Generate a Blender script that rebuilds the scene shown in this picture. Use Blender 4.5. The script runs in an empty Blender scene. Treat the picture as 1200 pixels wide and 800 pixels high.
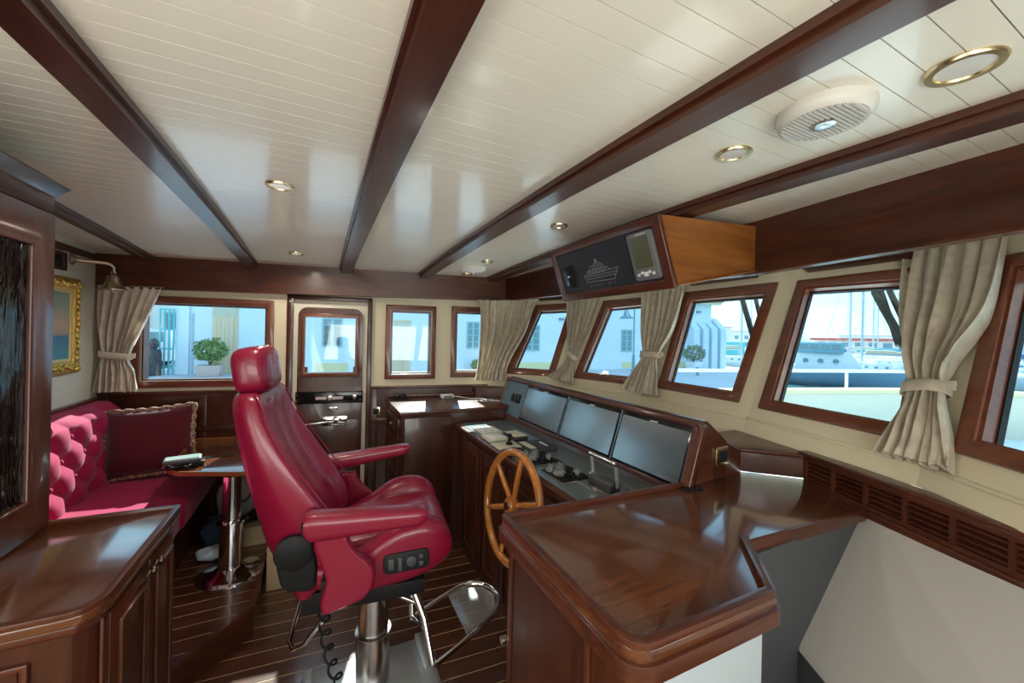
import bpy, bmesh, math, random
from mathutils import Vector, Matrix
random.seed(7)
PI = math.pi
SC = bpy.context.scene
COL = SC.collection

# ------------------------------------------------------------------ camera
def make_camera():
    f, W = 455.0, 1200.0
    a, r = math.atan(225 / 455), 0.022
    s, c = math.sin(a), math.cos(a)
    R0, up, fw = Vector((c, -s, 0)), Vector((0, 0, 1)), Vector((s, c, 0))
    xi = R0 * math.cos(r) + up * math.sin(r)
    yi = up * math.cos(r) - R0 * math.sin(r)
    cam = bpy.data.cameras.new('camera')
    cam.sensor_width = 36; cam.lens = f / W * 36
    cam.shift_y = -7 / W; cam.clip_start = 0.02; cam.clip_end = 2000
    o = bpy.data.objects.new('camera', cam); COL.objects.link(o)
    m = Matrix.Identity(4)
    for i in range(3):
        m[i][0], m[i][1], m[i][2] = xi[i], yi[i], -fw[i]
    m[0][3], m[1][3], m[2][3] = 0, 0, 1.6
    o.matrix_world = m
    SC.camera = o
make_camera()

# ------------------------------------------------------------------ world, sun, fill lights, exposure
SC.view_settings.view_transform = 'Standard'; SC.view_settings.look = 'None'
SC.view_settings.gamma = 1.0; SC.view_settings.exposure = 0.0
SC.view_settings.use_curve_mapping = False
SKY = 2.2; SUN = 18.0; FILL = 0.66

def make_world():
    w = bpy.data.worlds.new('sky'); SC.world = w; w.use_nodes = True
    nt = w.node_tree; N = nt.nodes; L = nt.links; N.clear()
    out = N.new('ShaderNodeOutputWorld'); bg = N.new('ShaderNodeBackground')
    tc = N.new('ShaderNodeTexCoord'); sep = N.new('ShaderNodeSeparateXYZ')
    L.new(tc.outputs['Generated'], sep.inputs[0])
    rp = N.new('ShaderNodeValToRGB'); L.new(sep.outputs['Z'], rp.inputs[0])
    e = rp.color_ramp.elements
    e[0].position = 0.0; e[0].color = (.62, .86, .93, 1)
    e[1].position = 1.0; e[1].color = (.22, .50, .85, 1)
    m = rp.color_ramp.elements.new(.25); m.color = (.42, .74, .95, 1)
    mp = N.new('ShaderNodeMapping'); mp.inputs['Scale'].default_value = (1.3, 1.3, 4.5)
    L.new(tc.outputs['Generated'], mp.inputs[0])
    nz = N.new('ShaderNodeTexNoise'); nz.inputs['Scale'].default_value = 3.2
    nz.inputs['Detail'].default_value = 7; nz.inputs['Roughness'].default_value = .6
    L.new(mp.outputs[0], nz.inputs['Vector'])
    cr = N.new('ShaderNodeValToRGB'); cr.color_ramp.elements[0].position = .45
    cr.color_ramp.elements[1].position = .75; L.new(nz.outputs[0], cr.inputs[0])
    mx = N.new('ShaderNodeMix'); mx.data_type = 'RGBA'
    L.new(cr.outputs[0], mx.inputs[0]); L.new(rp.outputs[0], mx.inputs[6])
    mx.inputs[7].default_value = (.90, .95, 1.0, 1)
    L.new(mx.outputs[2], bg.inputs[0]); bg.inputs[1].default_value = SKY
    L.new(bg.outputs[0], out.inputs[0])
make_world()

def light(name, kind, loc, energy, color=(1, 1, 1), direction=None, size=None, size_y=None, angle=None):
    d = bpy.data.lights.new(name, kind); d.energy = energy; d.color = color
    if kind == 'AREA':
        d.shape = 'RECTANGLE'; d.size = size; d.size_y = size_y or size
    if kind == 'SUN' and angle: d.angle = angle
    if kind == 'POINT' and size: d.shadow_soft_size = size
    o = bpy.data.objects.new(name, d); COL.objects.link(o); o.location = loc
    if direction is not None:
        o.rotation_euler = Vector(direction).to_track_quat('-Z', 'Y').to_euler()
    return o
light('sun', 'SUN', (0, 0, 12), SUN, (1.0, .93, .82), (-.27, -1, -.83), angle=.012)
# fill lights added to brighten the room from the unseen starboard and aft sides
light('fill_starboard', 'AREA', (-.35, -.93, 1.40), 44 * FILL, (1.0, .96, .90), (-.08, 1, .48), 1.7, .75)
light('fill_starboard_front', 'AREA', (.95, -.80, 1.40), 20 * FILL, (1.0, .96, .90), (-.25, 1, .48), .7, .75)
light('fill_aft', 'AREA', (-1.36, .25, 1.30), 26 * FILL, (1.0, .96, .90), (1, .35, .40), 1.1, 1.2)

# ------------------------------------------------------------------ materials
def new_mat(name):
    m = bpy.data.materials.new(name); m.use_nodes = True
    nt = m.node_tree
    return m, nt, nt.nodes['Principled BSDF']

def M(name, col, rough=.5, metal=0, coat=0, spec=.5, emit=None, noise=None, bump=None, sheen=0, alpha=1):
    m, nt, b = new_mat(name)
    b.inputs['Base Color'].default_value = (*col, 1); b.inputs['Roughness'].default_value = rough
    b.inputs['Metallic'].default_value = metal; b.inputs['Coat Weight'].default_value = coat
    b.inputs['Coat Roughness'].default_value = .08
    b.inputs['Specular IOR Level'].default_value = spec
    b.inputs['Sheen Weight'].default_value = sheen
    if emit:
        b.inputs['Emission Color'].default_value = (*emit[0], 1); b.inputs['Emission Strength'].default_value = emit[1]
    N, L = nt.nodes, nt.links
    if noise or bump:
        tc = N.new('ShaderNodeTexCoord')
    if noise:                                     # noise = (scale, amount, second colour)
        n = N.new('ShaderNodeTexNoise'); n.inputs['Scale'].default_value = noise[0]; n.inputs['Detail'].default_value = 5
        L.new(tc.outputs['Object'], n.inputs['Vector'])
        r = N.new('ShaderNodeValToRGB'); r.color_ramp.elements[0].position = .5 - noise[1]; r.color_ramp.elements[1].position = .5 + noise[1]
        r.color_ramp.elements[0].color = (*noise[2], 1); r.color_ramp.elements[1].color = (*col, 1)
        L.new(n.outputs[0], r.inputs[0]); L.new(r.outputs[0], b.inputs['Base Color'])
    if bump:                                      # bump = (scale, strength, distance)
        n = N.new('ShaderNodeTexNoise'); n.inputs['Scale'].default_value = bump[0]; n.inputs['Detail'].default_value = 4
        L.new(tc.outputs['Object'], n.inputs['Vector'])
        bp = N.new('ShaderNodeBump'); bp.inputs['Strength'].default_value = bump[1]; bp.inputs['Distance'].default_value = bump[2]
        L.new(n.outputs[0], bp.inputs['Height']); L.new(bp.outputs[0], b.inputs['Normal'])
    return m

def wood(name, dark, light_, axis='X', rough=.34, coat=.22, scale=1.0, coat_rough=.1):
    m, nt, b = new_mat(name); N, L = nt.nodes, nt.links
    tc = N.new('ShaderNodeTexCoord'); mp = N.new('ShaderNodeMapping')
    s = [14 * scale] * 3; s['XYZ'.index(axis)] = .9 * scale
    mp.inputs['Scale'].default_value = s
    L.new(tc.outputs['Object'], mp.inputs[0])
    n1 = N.new('ShaderNodeTexNoise'); n1.inputs['Scale'].default_value = 1.0; n1.inputs['Detail'].default_value = 6
    n1.inputs['Roughness'].default_value = .62; n1.inputs['Distortion'].default_value = .9
    L.new(mp.outputs[0], n1.inputs['Vector'])
    n2 = N.new('ShaderNodeTexNoise'); n2.inputs['Scale'].default_value = 9.0; n2.inputs['Detail'].default_value = 3
    L.new(mp.outputs[0], n2.inputs['Vector'])
    mx = N.new('ShaderNodeMath'); mx.operation = 'MULTIPLY_ADD'; mx.inputs[1].default_value = .35
    L.new(n2.outputs[0], mx.inputs[0]); L.new(n1.outputs[0], mx.inputs[2])
    r = N.new('ShaderNodeValToRGB'); r.color_ramp.elements[0].position = .45; r.color_ramp.elements[1].position = .88
    r.color_ramp.elements[0].color = (*dark, 1); r.color_ramp.elements[1].color = (*light_, 1)
    L.new(mx.outputs[0], r.inputs[0]); L.new(r.outputs[0], b.inputs['Base Color'])
    b.inputs['Roughness'].default_value = rough; b.inputs['Coat Weight'].default_value = coat; b.inputs['Coat Roughness'].default_value = coat_rough; b.inputs['Coat IOR'].default_value = 1.65
    bp = N.new('ShaderNodeBump'); bp.inputs['Strength'].default_value = .06; bp.inputs['Distance'].default_value = .002
    L.new(n2.outputs[0], bp.inputs['Height']); L.new(bp.outputs[0], b.inputs['Normal'])
    return m

def glass_mat(name, tint=(.86, .95, .98), gloss=.04):
    m = bpy.data.materials.new(name); m.use_nodes = True; nt = m.node_tree; N, L = nt.nodes, nt.links; N.clear()
    out = N.new('ShaderNodeOutputMaterial'); t = N.new('ShaderNodeBsdfTransparent'); t.inputs[0].default_value = (*tint, 1)
    g = N.new('ShaderNodeBsdfGlossy'); g.inputs['Roughness'].default_value = .02
    lw = N.new('ShaderNodeLayerWeight'); pw = N.new('ShaderNodeMath'); pw.operation = 'POWER'; pw.inputs[1].default_value = 5
    ma = N.new('ShaderNodeMath'); ma.operation = 'MULTIPLY_ADD'; ma.inputs[1].default_value = .85; ma.inputs[2].default_value = gloss
    L.new(lw.outputs['Facing'], pw.inputs[0]); L.new(pw.outputs[0], ma.inputs[0])
    mx = N.new('ShaderNodeMixShader'); L.new(ma.outputs[0], mx.inputs[0]); L.new(t.outputs[0], mx.inputs[1]); L.new(g.outputs[0], mx.inputs[2])
    L.new(mx.outputs[0], out.inputs[0]); return m

def cloth_mat(name, col, col2, transl=.25):
    m, nt, b = new_mat(name); N, L = nt.nodes, nt.links
    b.inputs['Roughness'].default_value = .75; b.inputs['Sheen Weight'].default_value = .3; b.inputs['Specular IOR Level'].default_value = .25
    tc = N.new('ShaderNodeTexCoord'); n = N.new('ShaderNodeTexNoise'); n.inputs['Scale'].default_value = 22; n.inputs['Detail'].default_value = 4
    L.new(tc.outputs['Object'], n.inputs['Vector'])
    r = N.new('ShaderNodeValToRGB'); r.color_ramp.elements[0].color = (*col2, 1); r.color_ramp.elements[1].color = (*col, 1)
    r.color_ramp.elements[0].position = .35; r.color_ramp.elements[1].position = .6
    L.new(n.outputs[0], r.inputs[0]); L.new(r.outputs[0], b.inputs['Base Color'])
    if transl:
        t = N.new('ShaderNodeBsdfTranslucent'); L.new(r.outputs[0], t.inputs[0])
        mx = N.new('ShaderNodeMixShader'); mx.inputs[0].default_value = transl
        out = N['Material Output']; L.new(b.outputs[0], mx.inputs[1]); L.new(t.outputs[0], mx.inputs[2]); L.new(mx.outputs[0], out.inputs[0])
    return m

DK, LT = (.044, .011, .0055), (.122, .031, .0115)
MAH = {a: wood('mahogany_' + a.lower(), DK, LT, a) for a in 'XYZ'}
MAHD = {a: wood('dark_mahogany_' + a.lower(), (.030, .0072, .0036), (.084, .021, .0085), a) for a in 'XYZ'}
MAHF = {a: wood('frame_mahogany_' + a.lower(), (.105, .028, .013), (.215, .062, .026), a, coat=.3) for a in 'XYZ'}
MAHO = wood('orange_mahogany', (.13, .036, .008), (.36, .125, .022), 'X', scale=.55)
COUNTER = wood('counter_mahogany', (.070, .021, .009), (.155, .048, .017), 'X', rough=.22, coat=1.0, coat_rough=.10, scale=1.5)
DECKW = wood('deck_mahogany', (.040, .013, .007), (.120, .040, .018), 'X', rough=.30, coat=.7, coat_rough=.15)
WHEELW = wood('wheel_teak', (.30, .095, .015), (.52, .19, .035), 'Z', rough=.22, coat=.8)
CAULK = M('pale_caulk', (.62, .44, .24), .5)
CEIL = M('ceiling_paint', (.82, .785, .675), .28, coat=.35, spec=.5)
CREAM = M('cream_wall_lining', (.74, .665, .47), .55)
CREAML = M('pale_fabric_wall', (.66, .65, .56), .8, noise=(90, .3, (.60, .58, .49)))
CREAMD = M('cream_door_paint', (.72, .68, .55), .4)
WHITE = M('white_paint', (.80, .82, .82), .45)
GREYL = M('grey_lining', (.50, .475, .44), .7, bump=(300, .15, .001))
GREYD = M('shaded_grey_lining', (.075, .078, .085), .7, bump=(300, .15, .001))  # darker copy of the lining, with the stairwell's shade put into its colour
BLACK = M('black_plastic', (.010, .010, .011), .55, spec=.25)
BLACKG = M('black_gloss', (.008, .008, .010), .15)
PANEL = M('black_panel', (.020, .022, .028), .5)
DARKG = M('dark_grey_plastic', (.045, .048, .052), .5)
MIDG = M('mid_grey_plastic', (.16, .17, .175), .5)
SCREEN = M('monitor_screen', (.018, .045, .068), .22, spec=.5, coat=.3)
SCREEN.node_tree.nodes['Principled BSDF'].inputs['IOR'].default_value = 3.3
CREAMP = M('cream_plastic', (.62, .60, .46), .4)
SATIN = M('satin_chrome', (.82, .82, .80), .28, .9)
CHROME = M('chrome', (.78, .78, .79), .08, 1)
STEEL = M('brushed_steel', (.52, .50, .48), .22, 1)
ALU = M('aluminium_plate', (.62, .65, .66), .35, .8)
BRASS = M('brass', (.80, .66, .40), .25, 1)
BRONZE = M('old_bronze', (.50, .43, .31), .35, 1)
BRONZED = M('dark_bronze', (.16, .115, .075), .4, 1)
GOLD = M('gilt', (.75, .48, .11), .35, .85, bump=(45, .9, .012))
REDL = M('red_leather', (.235, .0055, .031), .34, coat=.25, bump=(160, .12, .002))
VELVET = M('crimson_velvet', (.36, .004, .065), .8, sheen=.12, spec=.2, noise=(9, .25, (.27, .003, .048)))
VELVETD = M('dark_red_velvet', (.075, .0015, .008), .8, sheen=.4, spec=.2)
BRAID = M('braided_trim', (.42, .28, .20), .8, noise=(70, .1, (.10, .03, .02)))
LINEN = cloth_mat('curtain_linen', (.72, .64, .50), (.60, .52, .40), .22)
LINENP = cloth_mat('curtain_pale_linen', (.84, .77, .66), (.74, .66, .55), .25)
GLASS = glass_mat('window_glass')
def acrylic():
    m = glass_mat('frosted_acrylic', (.85, .85, .85)); nt = m.node_tree; N, L = nt.nodes, nt.links
    d = N.new('ShaderNodeBsdfPrincipled'); d.inputs['Base Color'].default_value = (.50, .47, .44, 1); d.inputs['Roughness'].default_value = .25
    out = [n for n in N if n.type == 'OUTPUT_MATERIAL'][0]; src = out.inputs[0].links[0].from_socket
    mx = N.new('ShaderNodeMixShader'); mx.inputs[0].default_value = .38; L.new(src, mx.inputs[1]); L.new(d.outputs[0], mx.inputs[2]); L.new(mx.outputs[0], out.inputs[0]); return m
ACRYL = acrylic()

# ------------------------------------------------------------------ mesh builder
F0 = (Vector((0, 0, 0)), Vector((1, 0, 0)), Vector((0, 1, 0)), Vector((0, 0, 1)))

class MB:
    def __init__(s): s.v = []; s.f = []
    def add(s, vs, fs):
        o = len(s.v); s.v += [Vector(p) for p in vs]; s.f += [tuple(i + o for i in f) for f in fs]; return s
    def fbox(s, F, a0, a1, b0, b1, c0, c1):
        O, x, y, z = F
        P = [O + x * a + y * b + z * c for c in (c0, c1) for b in (b0, b1) for a in (a0, a1)]
        return s.add(P, [(0, 2, 3, 1), (4, 5, 7, 6), (0, 1, 5, 4), (2, 6, 7, 3), (0, 4, 6, 2), (1, 3, 7, 5)])
    def box(s, a0, a1, b0, b1, c0, c1): return s.fbox(F0, a0, a1, b0, b1, c0, c1)
    def hexa(s, bot, top):
        n = len(bot)
        return s.add(list(bot) + list(top), [tuple(range(n))[::-1], tuple(range(n, 2 * n))] + [(i, (i + 1) % n, n + (i + 1) % n, n + i) for i in range(n)])
    def prism(s, pts, d):
        d = Vector(d); return s.hexa([Vector(p) for p in pts], [Vector(p) + d for p in pts])
    def ring(s, outer, inner, d):
        n = len(outer); d = Vector(d); o = [Vector(p) for p in outer]; i_ = [Vector(p) for p in inner]
        vs = o + i_ + [p + d for p in o] + [p + d for p in i_]; fs = []
        for k in range(n):
            j = (k + 1) % n
            fs += [(k, j, n + j, n + k), (2 * n + k, 3 * n + k, 3 * n + j, 2 * n + j), (k, 2 * n + k, 2 * n + j, j), (n + k, n + j, 3 * n + j, 3 * n + k)]
        return s.add(vs, fs)
    def grid(s, rows, closed_u=False):
        nr, nc = len(rows), len(rows[0]); vs = [p for r in rows for p in r]; fs = []
        for i in range(nr - 1):
            for j in range(nc if closed_u else nc - 1):
                k = (j + 1) % nc
                fs.append((i * nc + j, i * nc + k, (i + 1) * nc + k, (i + 1) * nc + j))
        return s.add(vs, fs)
    def loft(s, rows, cap=True):
        o = len(s.v); s.grid(rows, True)
        if cap:
            n = len(rows[0]); s.f.append(tuple(range(o, o + n))[::-1]); e = o + n * (len(rows) - 1); s.f.append(tuple(range(e, e + n)))
        return s
    def tube(s, pts, r, n=10, closed=False, cap=True):
        pts = [Vector(p) for p in pts]; rows = []; m = len(pts)
        rr = r if isinstance(r, (list, tuple)) else [r] * m; u = None
        for i, p in enumerate(pts):
            if closed: t = pts[(i + 1) % m] - pts[i - 1]
            else: t = pts[min(i + 1, m - 1)] - pts[max(i - 1, 0)]
            t.normalize()
            if u is None:
                u = t.orthogonal().normalized()
            else:
                u = (u - t * u.dot(t)).normalized()
            w = t.cross(u)
            rows.append([p + (u * math.cos(2 * PI * k / n) + w * math.sin(2 * PI * k / n)) * rr[i] for k in range(n)])
        if closed: rows.append(rows[0]); return s.loft(rows, False)
        return s.loft(rows, cap)
    def cyl(s, p0, p1, r, n=20): return s.tube([p0, p1], r, n)
    def lathe(s, prof, c, n=28, F=F0):
        O, x, y, z = F; c = Vector(c)
        rows = [[c + x * (r * math.cos(2 * PI * k / n)) + y * (r * math.sin(2 * PI * k / n)) + z * h for k in range(n)] for r, h in prof]
        return s.loft(rows, True)
    def ell(s, c, rx, ry, rz, n=16, m=10, p=1.0, F=F0):
        O, x, y, z = F; c = Vector(c)
        def sg(v, e): return math.copysign(abs(v) ** e, v)
        rows = []
        for i in range(m + 1):
            t = -PI / 2 + PI * (i + (.02 if i == 0 else -.02 if i == m else 0)) / m
            rows.append([c + x * (rx * sg(math.cos(t), p) * sg(math.cos(2 * PI * k / n), p)) + y * (ry * sg(math.cos(t), p) * sg(math.sin(2 * PI * k / n), p)) + z * (rz * sg(math.sin(t), p)) for k in range(n)])
        return s.loft(rows, True)
    def build(s, name, mat, parent=None, smooth=False, bevel=0, seg=2, origin=None, sub=0, solid=0):
        if origin is None:
            if parent is not None: origin = Vector(parent['_o'])
            else:
                mn = [min(p[i] for p in s.v) for i in range(3)]; mx = [max(p[i] for p in s.v) for i in range(3)]
                origin = Vector(((mn[0] + mx[0]) / 2, (mn[1] + mx[1]) / 2, mn[2]))
        origin = Vector(origin)
        me = bpy.data.meshes.new(name)
        me.from_pydata([tuple(p - origin) for p in s.v], [], s.f)
        bm = bmesh.new(); bm.from_mesh(me)
        bmesh.ops.recalc_face_normals(bm, faces=bm.faces)
        if bevel:
            bm.normal_update()
            es = [e for e in bm.edges if len(e.link_faces) == 2 and e.calc_face_angle(0) > .5]
            bmesh.ops.bevel(bm, geom=es, offset=bevel, segments=seg, profile=.5, affect='EDGES', clamp_overlap=True)
        if smooth or bevel:
            for f in bm.faces: f.smooth = True
            for e in bm.edges:
                if len(e.link_faces) == 2 and e.calc_face_angle(0) > .75: e.smooth = False
        bm.to_mesh(me); bm.free()
        me.materials.append(mat)
        o = bpy.data.objects.new(name, me); COL.objects.link(o)
        o['_o'] = tuple(origin)
        if parent is not None:
            o.parent = parent; o.location = origin - Vector(parent['_o'])
        else: o.location = origin
        if solid:
            md = o.modifiers.new('thickness', 'SOLIDIFY'); md.thickness = solid; md.offset = 0
        if sub:
            md = o.modifiers.new('round', 'SUBSURF'); md.levels = sub; md.render_levels = sub
        return o

def tag(o, label=None, cat=None, group=None, kind=None):
    if label: o['label'] = label
    if cat: o['category'] = cat
    if group: o['group'] = group
    if kind: o['kind'] = kind
    return o
def thing(name, loc, label, cat, group=None, kind=None):
    o = bpy.data.objects.new(name, None); COL.objects.link(o); o.location = loc; o.empty_display_size = .1
    o['_o'] = tuple(loc); return tag(o, label, cat, group, kind)
def structure(o): o['kind'] = 'structure'; return o
def sroot(name, loc=(0, 0, 0)):
    o = bpy.data.objects.new(name, None); COL.objects.link(o); o.location = loc; o['_o'] = tuple(loc); o['kind'] = 'structure'; return o
def copy_tree(o, loc=None, parent=None):
    c = o.copy(); COL.objects.link(c)
    if parent is not None: c.parent = parent
    if loc is not None: c.location = loc
    for ch in list(o.children): copy_tree(ch, None, c)
    return c
def V(*a): return Vector(a)
def lerp(a, b, t): return a + (b - a) * t
def rrect(w, h, r, n=5):
    pts = []
    for cx, cy, a0 in ((w / 2 - r, h / 2 - r, 0), (-w / 2 + r, h / 2 - r, PI / 2), (-w / 2 + r, -h / 2 + r, PI), (w / 2 - r, -h / 2 + r, 1.5 * PI)):
        for k in range(n + 1):
            a = a0 + PI / 2 * k / n; pts.append((cx + r * math.cos(a), cy + r * math.sin(a)))
    return pts
def inset(q, w):
    """inset a planar convex polygon (list of Vectors) by w"""
    n = (q[1] - q[0]).cross(q[2] - q[0]).normalized(); m = len(q); out = []
    for i in range(m):
        a, b, c = q[i - 1], q[i], q[(i + 1) % m]
        d1, d2 = (b - a).normalized(), (c - b).normalized()
        n1, n2 = n.cross(d1), n.cross(d2)
        k = w / (1 + n1.dot(n2)); out.append(b + (n1 + n2) * k)
    return out
def catmull(P, t):
    n = len(P) - 1; x = min(max(t, 0), 1) * n; i = min(int(x), n - 1); u = x - i
    p0, p1, p2, p3 = P[max(i - 1, 0)], P[i], P[i + 1], P[min(i + 2, n)]
    return .5 * ((2 * p1) + (p2 - p0) * u + (2 * p0 - 5 * p1 + 4 * p2 - p3) * u * u + (3 * p1 - p0 - 3 * p2 + p3) * u ** 3)

# door-wall frame: u along the wall (to the right), w into the room, z up
C8, S8 = math.cos(math.radians(8)), math.sin(math.radians(8))
FD = (V(0, 3.65, 0), V(C8, -S8, 0), V(-S8, -C8, 0), V(0, 0, 1))
def Uof(X): return X / C8
def zc(y): return 2.185 - .012 * (y - 1.4) ** 2            # cambered deckhead

# ================================================================== THE ROOM
def wall_holes(F, us, zs, holes, w0, w1):
    """a wall of boxes leaving out the openings; holes = (u0,u1,z0,z1)"""
    U = sorted(set(us + [h[0] for h in holes] + [h[1] for h in holes])); b = MB()
    for a, c in zip(U, U[1:]):
        Z = sorted(set(zs + [z for h in holes if h[0] < c - 1e-6 and h[1] > a + 1e-6 for z in h[2:]]))
        for z0, z1 in zip(Z, Z[1:]):
            if any(h[0] <= a + 1e-6 and h[1] >= c - 1e-6 and h[2] <= z0 + 1e-6 and h[3] >= z1 - 1e-6 for h in holes): continue
            b.fbox(F, a, c, w0, w1, z0, z1)
    return b
WINS = [  # outer frame and clear glass on the door wall: X0, X1, z0, z1
    ((-1.25, -.335, 1.148, 1.840), (-1.190, -.388, 1.200, 1.785)),
    ((.518, .955, 1.189, 1.850), (.567, .905, 1.235, 1.795)),
    ((1.095, 1.53, 1.198, 1.862), (1.140, 1.485, 1.250, 1.806))]
holes = [(Uof(g[0]) - .008, Uof(g[1]) + .008, g[2] - .008, g[3] + .008) for _, g in WINS]
holes.append((Uof(-.205), Uof(.38), .10, 1.862))
back = structure(wall_holes(FD, [Uof(-1.50), Uof(1.54)], [-.05, 2.20], holes, -.09, 0).build('wall_back', CREAM))

wb_ = MB().prism([FD[0] + FD[1] * Uof(x) + FD[3] * z for x, z in ((1.54, -.05), (1.54, 2.20), (2.10, 2.20), (1.90, 1.93), (1.57, 1.27), (1.57, -.05))], FD[2] * -.05)
wb_.build('corner_piece', CREAM, back, origin=back['_o'])
def window_on_wall(i, outer, g):
    r = sroot('window_%d' % i, tuple(FD[0] + FD[1] * Uof((outer[0] + outer[1]) / 2) + FD[3] * outer[2]))
    P = lambda u, z, w: FD[0] + FD[1] * u + FD[2] * w + FD[3] * z
    def q(o, w): return [P(Uof(o[0]), o[2], w), P(Uof(o[1]), o[2], w), P(Uof(o[1]), o[3], w), P(Uof(o[0]), o[3], w)]
    MB().ring(q(outer, 0.001), q(g, 0.001), FD[2] * .022).build('window_frame', MAHF['X'], r, bevel=.004)
    g2 = (g[0] + .012, g[1] - .012, g[2] + .012, g[3] - .012)
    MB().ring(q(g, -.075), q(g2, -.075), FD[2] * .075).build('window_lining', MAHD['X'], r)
    MB().fbox(FD, Uof(g2[0]), Uof(g2[1]), -.060, -.055, g2[2], g2[3]).build('pane', GLASS, r)
    return r
for i, (o, g) in enumerate(WINS): window_on_wall(i + 1, o, g)

# raked windscreen: five facets wrapping round the bow
SB = [V(1.50, 3.40, 1.24), V(1.935, 2.885, 1.24), V(2.18, 2.155, 1.24), V(2.14, 1.335, 1.24), V(1.945, .585, 1.24), V(1.36, -.25, 1.24), V(.75, -.86, 1.24)]
ST = [V(1.90, 3.40, 1.936), V(2.24, 3.02, 1.936), V(2.38, 2.08, 1.936), V(2.378, 1.278, 1.936), V(2.345, .60, 1.936), V(1.75, -.35, 1.936), V(.95, -.98, 1.936)]
def seam(i, z): return SB[i] + (ST[i] - SB[i]) * ((z - 1.24) / .696)
FST = [  # frame corners in each facet's own coordinates: bottom left, bottom right, top right, top left
    [(.177, 0), (.882, 0), (.891, .983), (.110, .951)], [(.165, .005), (.969, .001), (.942, .994), (.282, .982)],
    [(.163, .007), (.915, .007), (.928, 1.007), (.132, 1.003)], [(.077, -.006), (.961, 0), (.921, 1.0), (.076, .996)],
    [(.109, .007), (.845, .004), (.842, .989), (.117, .990)]]
def PT(i, s, t): return (SB[i] * (1 - s) + SB[i + 1] * s) * (1 - t) + (ST[i] * (1 - s) + ST[i + 1] * s) * t
FW = [[PT(i, *c) for c in L] for i, L in enumerate(FST)]
def tz_(z): return (z - 1.24) / .696
front = MB()
for i in range(6):
    lo = (1.115, 1.06, 1.06, 1.06, 1.108, 1.108, 1.108)
    A, B, Cc, D = (0, tz_(lo[i])), (1, tz_(lo[i + 1])), (1, tz_(2.215)), (0, tz_(2.215))
    m_ = PT(i, .5, .5); nn = (PT(i, 1, 1) - PT(i, 0, 0)).cross(PT(i, 0, 1) - PT(i, 1, 0)).normalized()
    if nn.x < 0: nn = -nn
    def sub(c): return [PT(i, lerp(p[0], q[0], k / 8), lerp(p[1], q[1], k / 8)) for p, q in zip(c, c[1:] + c[:1]) for k in range(8)]
    if i < 5:
        w_ = (SB[i + 1] - SB[i]).length; cx = sum(c[0] for c in FST[i]) / 4; ct_ = sum(c[1] for c in FST[i]) / 4
        hole = [(c[0] + math.copysign(.03 / w_, cx - c[0]), c[1] + math.copysign(.03 / .77, ct_ - c[1])) for c in FST[i]]
        front.ring(sub([A, B, Cc, D]), sub(hole), nn * .06)
    else: front.prism([PT(i, *A), PT(i, *B), PT(i, *Cc), PT(i, *D)], nn * .06)
structure(front.build('wall_right', CREAM, smooth=True))
for i, q in enumerate(FW):
    nn = (q[2] - q[0]).cross(q[3] - q[1]).normalized()
    if nn.x < 0: nn = -nn
    r = sroot('window_%d' % (i + 4), tuple((q[0] + q[1]) / 2))
    g = inset(q, .054)
    MB().ring([p - nn * .016 for p in q], [p - nn * .016 for p in g], nn * .026).build('window_frame', MAHF['Y'], r, bevel=.004)
    g2 = inset(g, .010)
    MB().ring([p - nn * .002 for p in g], [p - nn * .002 for p in g2], nn * .062).build('window_lining', MAHF['Y'], r)
    g3 = inset(g2, .006)
    MB().ring([p + nn * .036 for p in g2], [p + nn * .036 for p in g3], nn * .02).build('seal', BLACK, r)
    MB().prism([p + nn * .042 for p in g2], nn * .006).build('pane', GLASS, r)

# left wall, aft part and the starboard side behind the camera
structure(MB().box(-1.53, -1.43, -1.1, 3.95, -.05, 2.16).build('wall_left', CREAML))
FS = (V(0, -1.0, 0), V(1, 0, 0), V(0, -1, 0), V(0, 0, 1))
structure(wall_holes(FS, [-1.5, .95], [-.9, 2.20], [(-1.2, .5, 1.05, 1.8), (.62, .9, 1.05, 1.8)], .0, .1).build('wall_front', CREAM))

# floor of narrow mahogany planks with pale seams
fl = structure(MB().box(-1.45, 1.10, -1.0, 3.80, -.06, -.0015).build('floor', CAULK))
def plank_h(b, x0a, x0b, x1a, x1b, y0, y1, z0, z1):
    b.hexa([V(x0a, y0, z0), V(x1a, y0, z0), V(x1b, y1, z0), V(x0b, y1, z0)], [V(x0a, y0, z1), V(x1a, y0, z1), V(x1b, y1, z1), V(x0b, y1, z1)])
P_ = .0955; y = .55
while y < 3.72:
    X0, X1, dr = -1.44, 1.09, .20                               # the planks run a little off square
    b = MB().prism([V(X0, y + .003, -.0014), V(X1, y + .003 - dr, -.0014), V(X1, y + P_ - .003 - dr, -.0014), V(X0, y + P_ - .003, -.0014)], (0, 0, .0014))
    b.build('plank', DECKW, fl); y += P_
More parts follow.
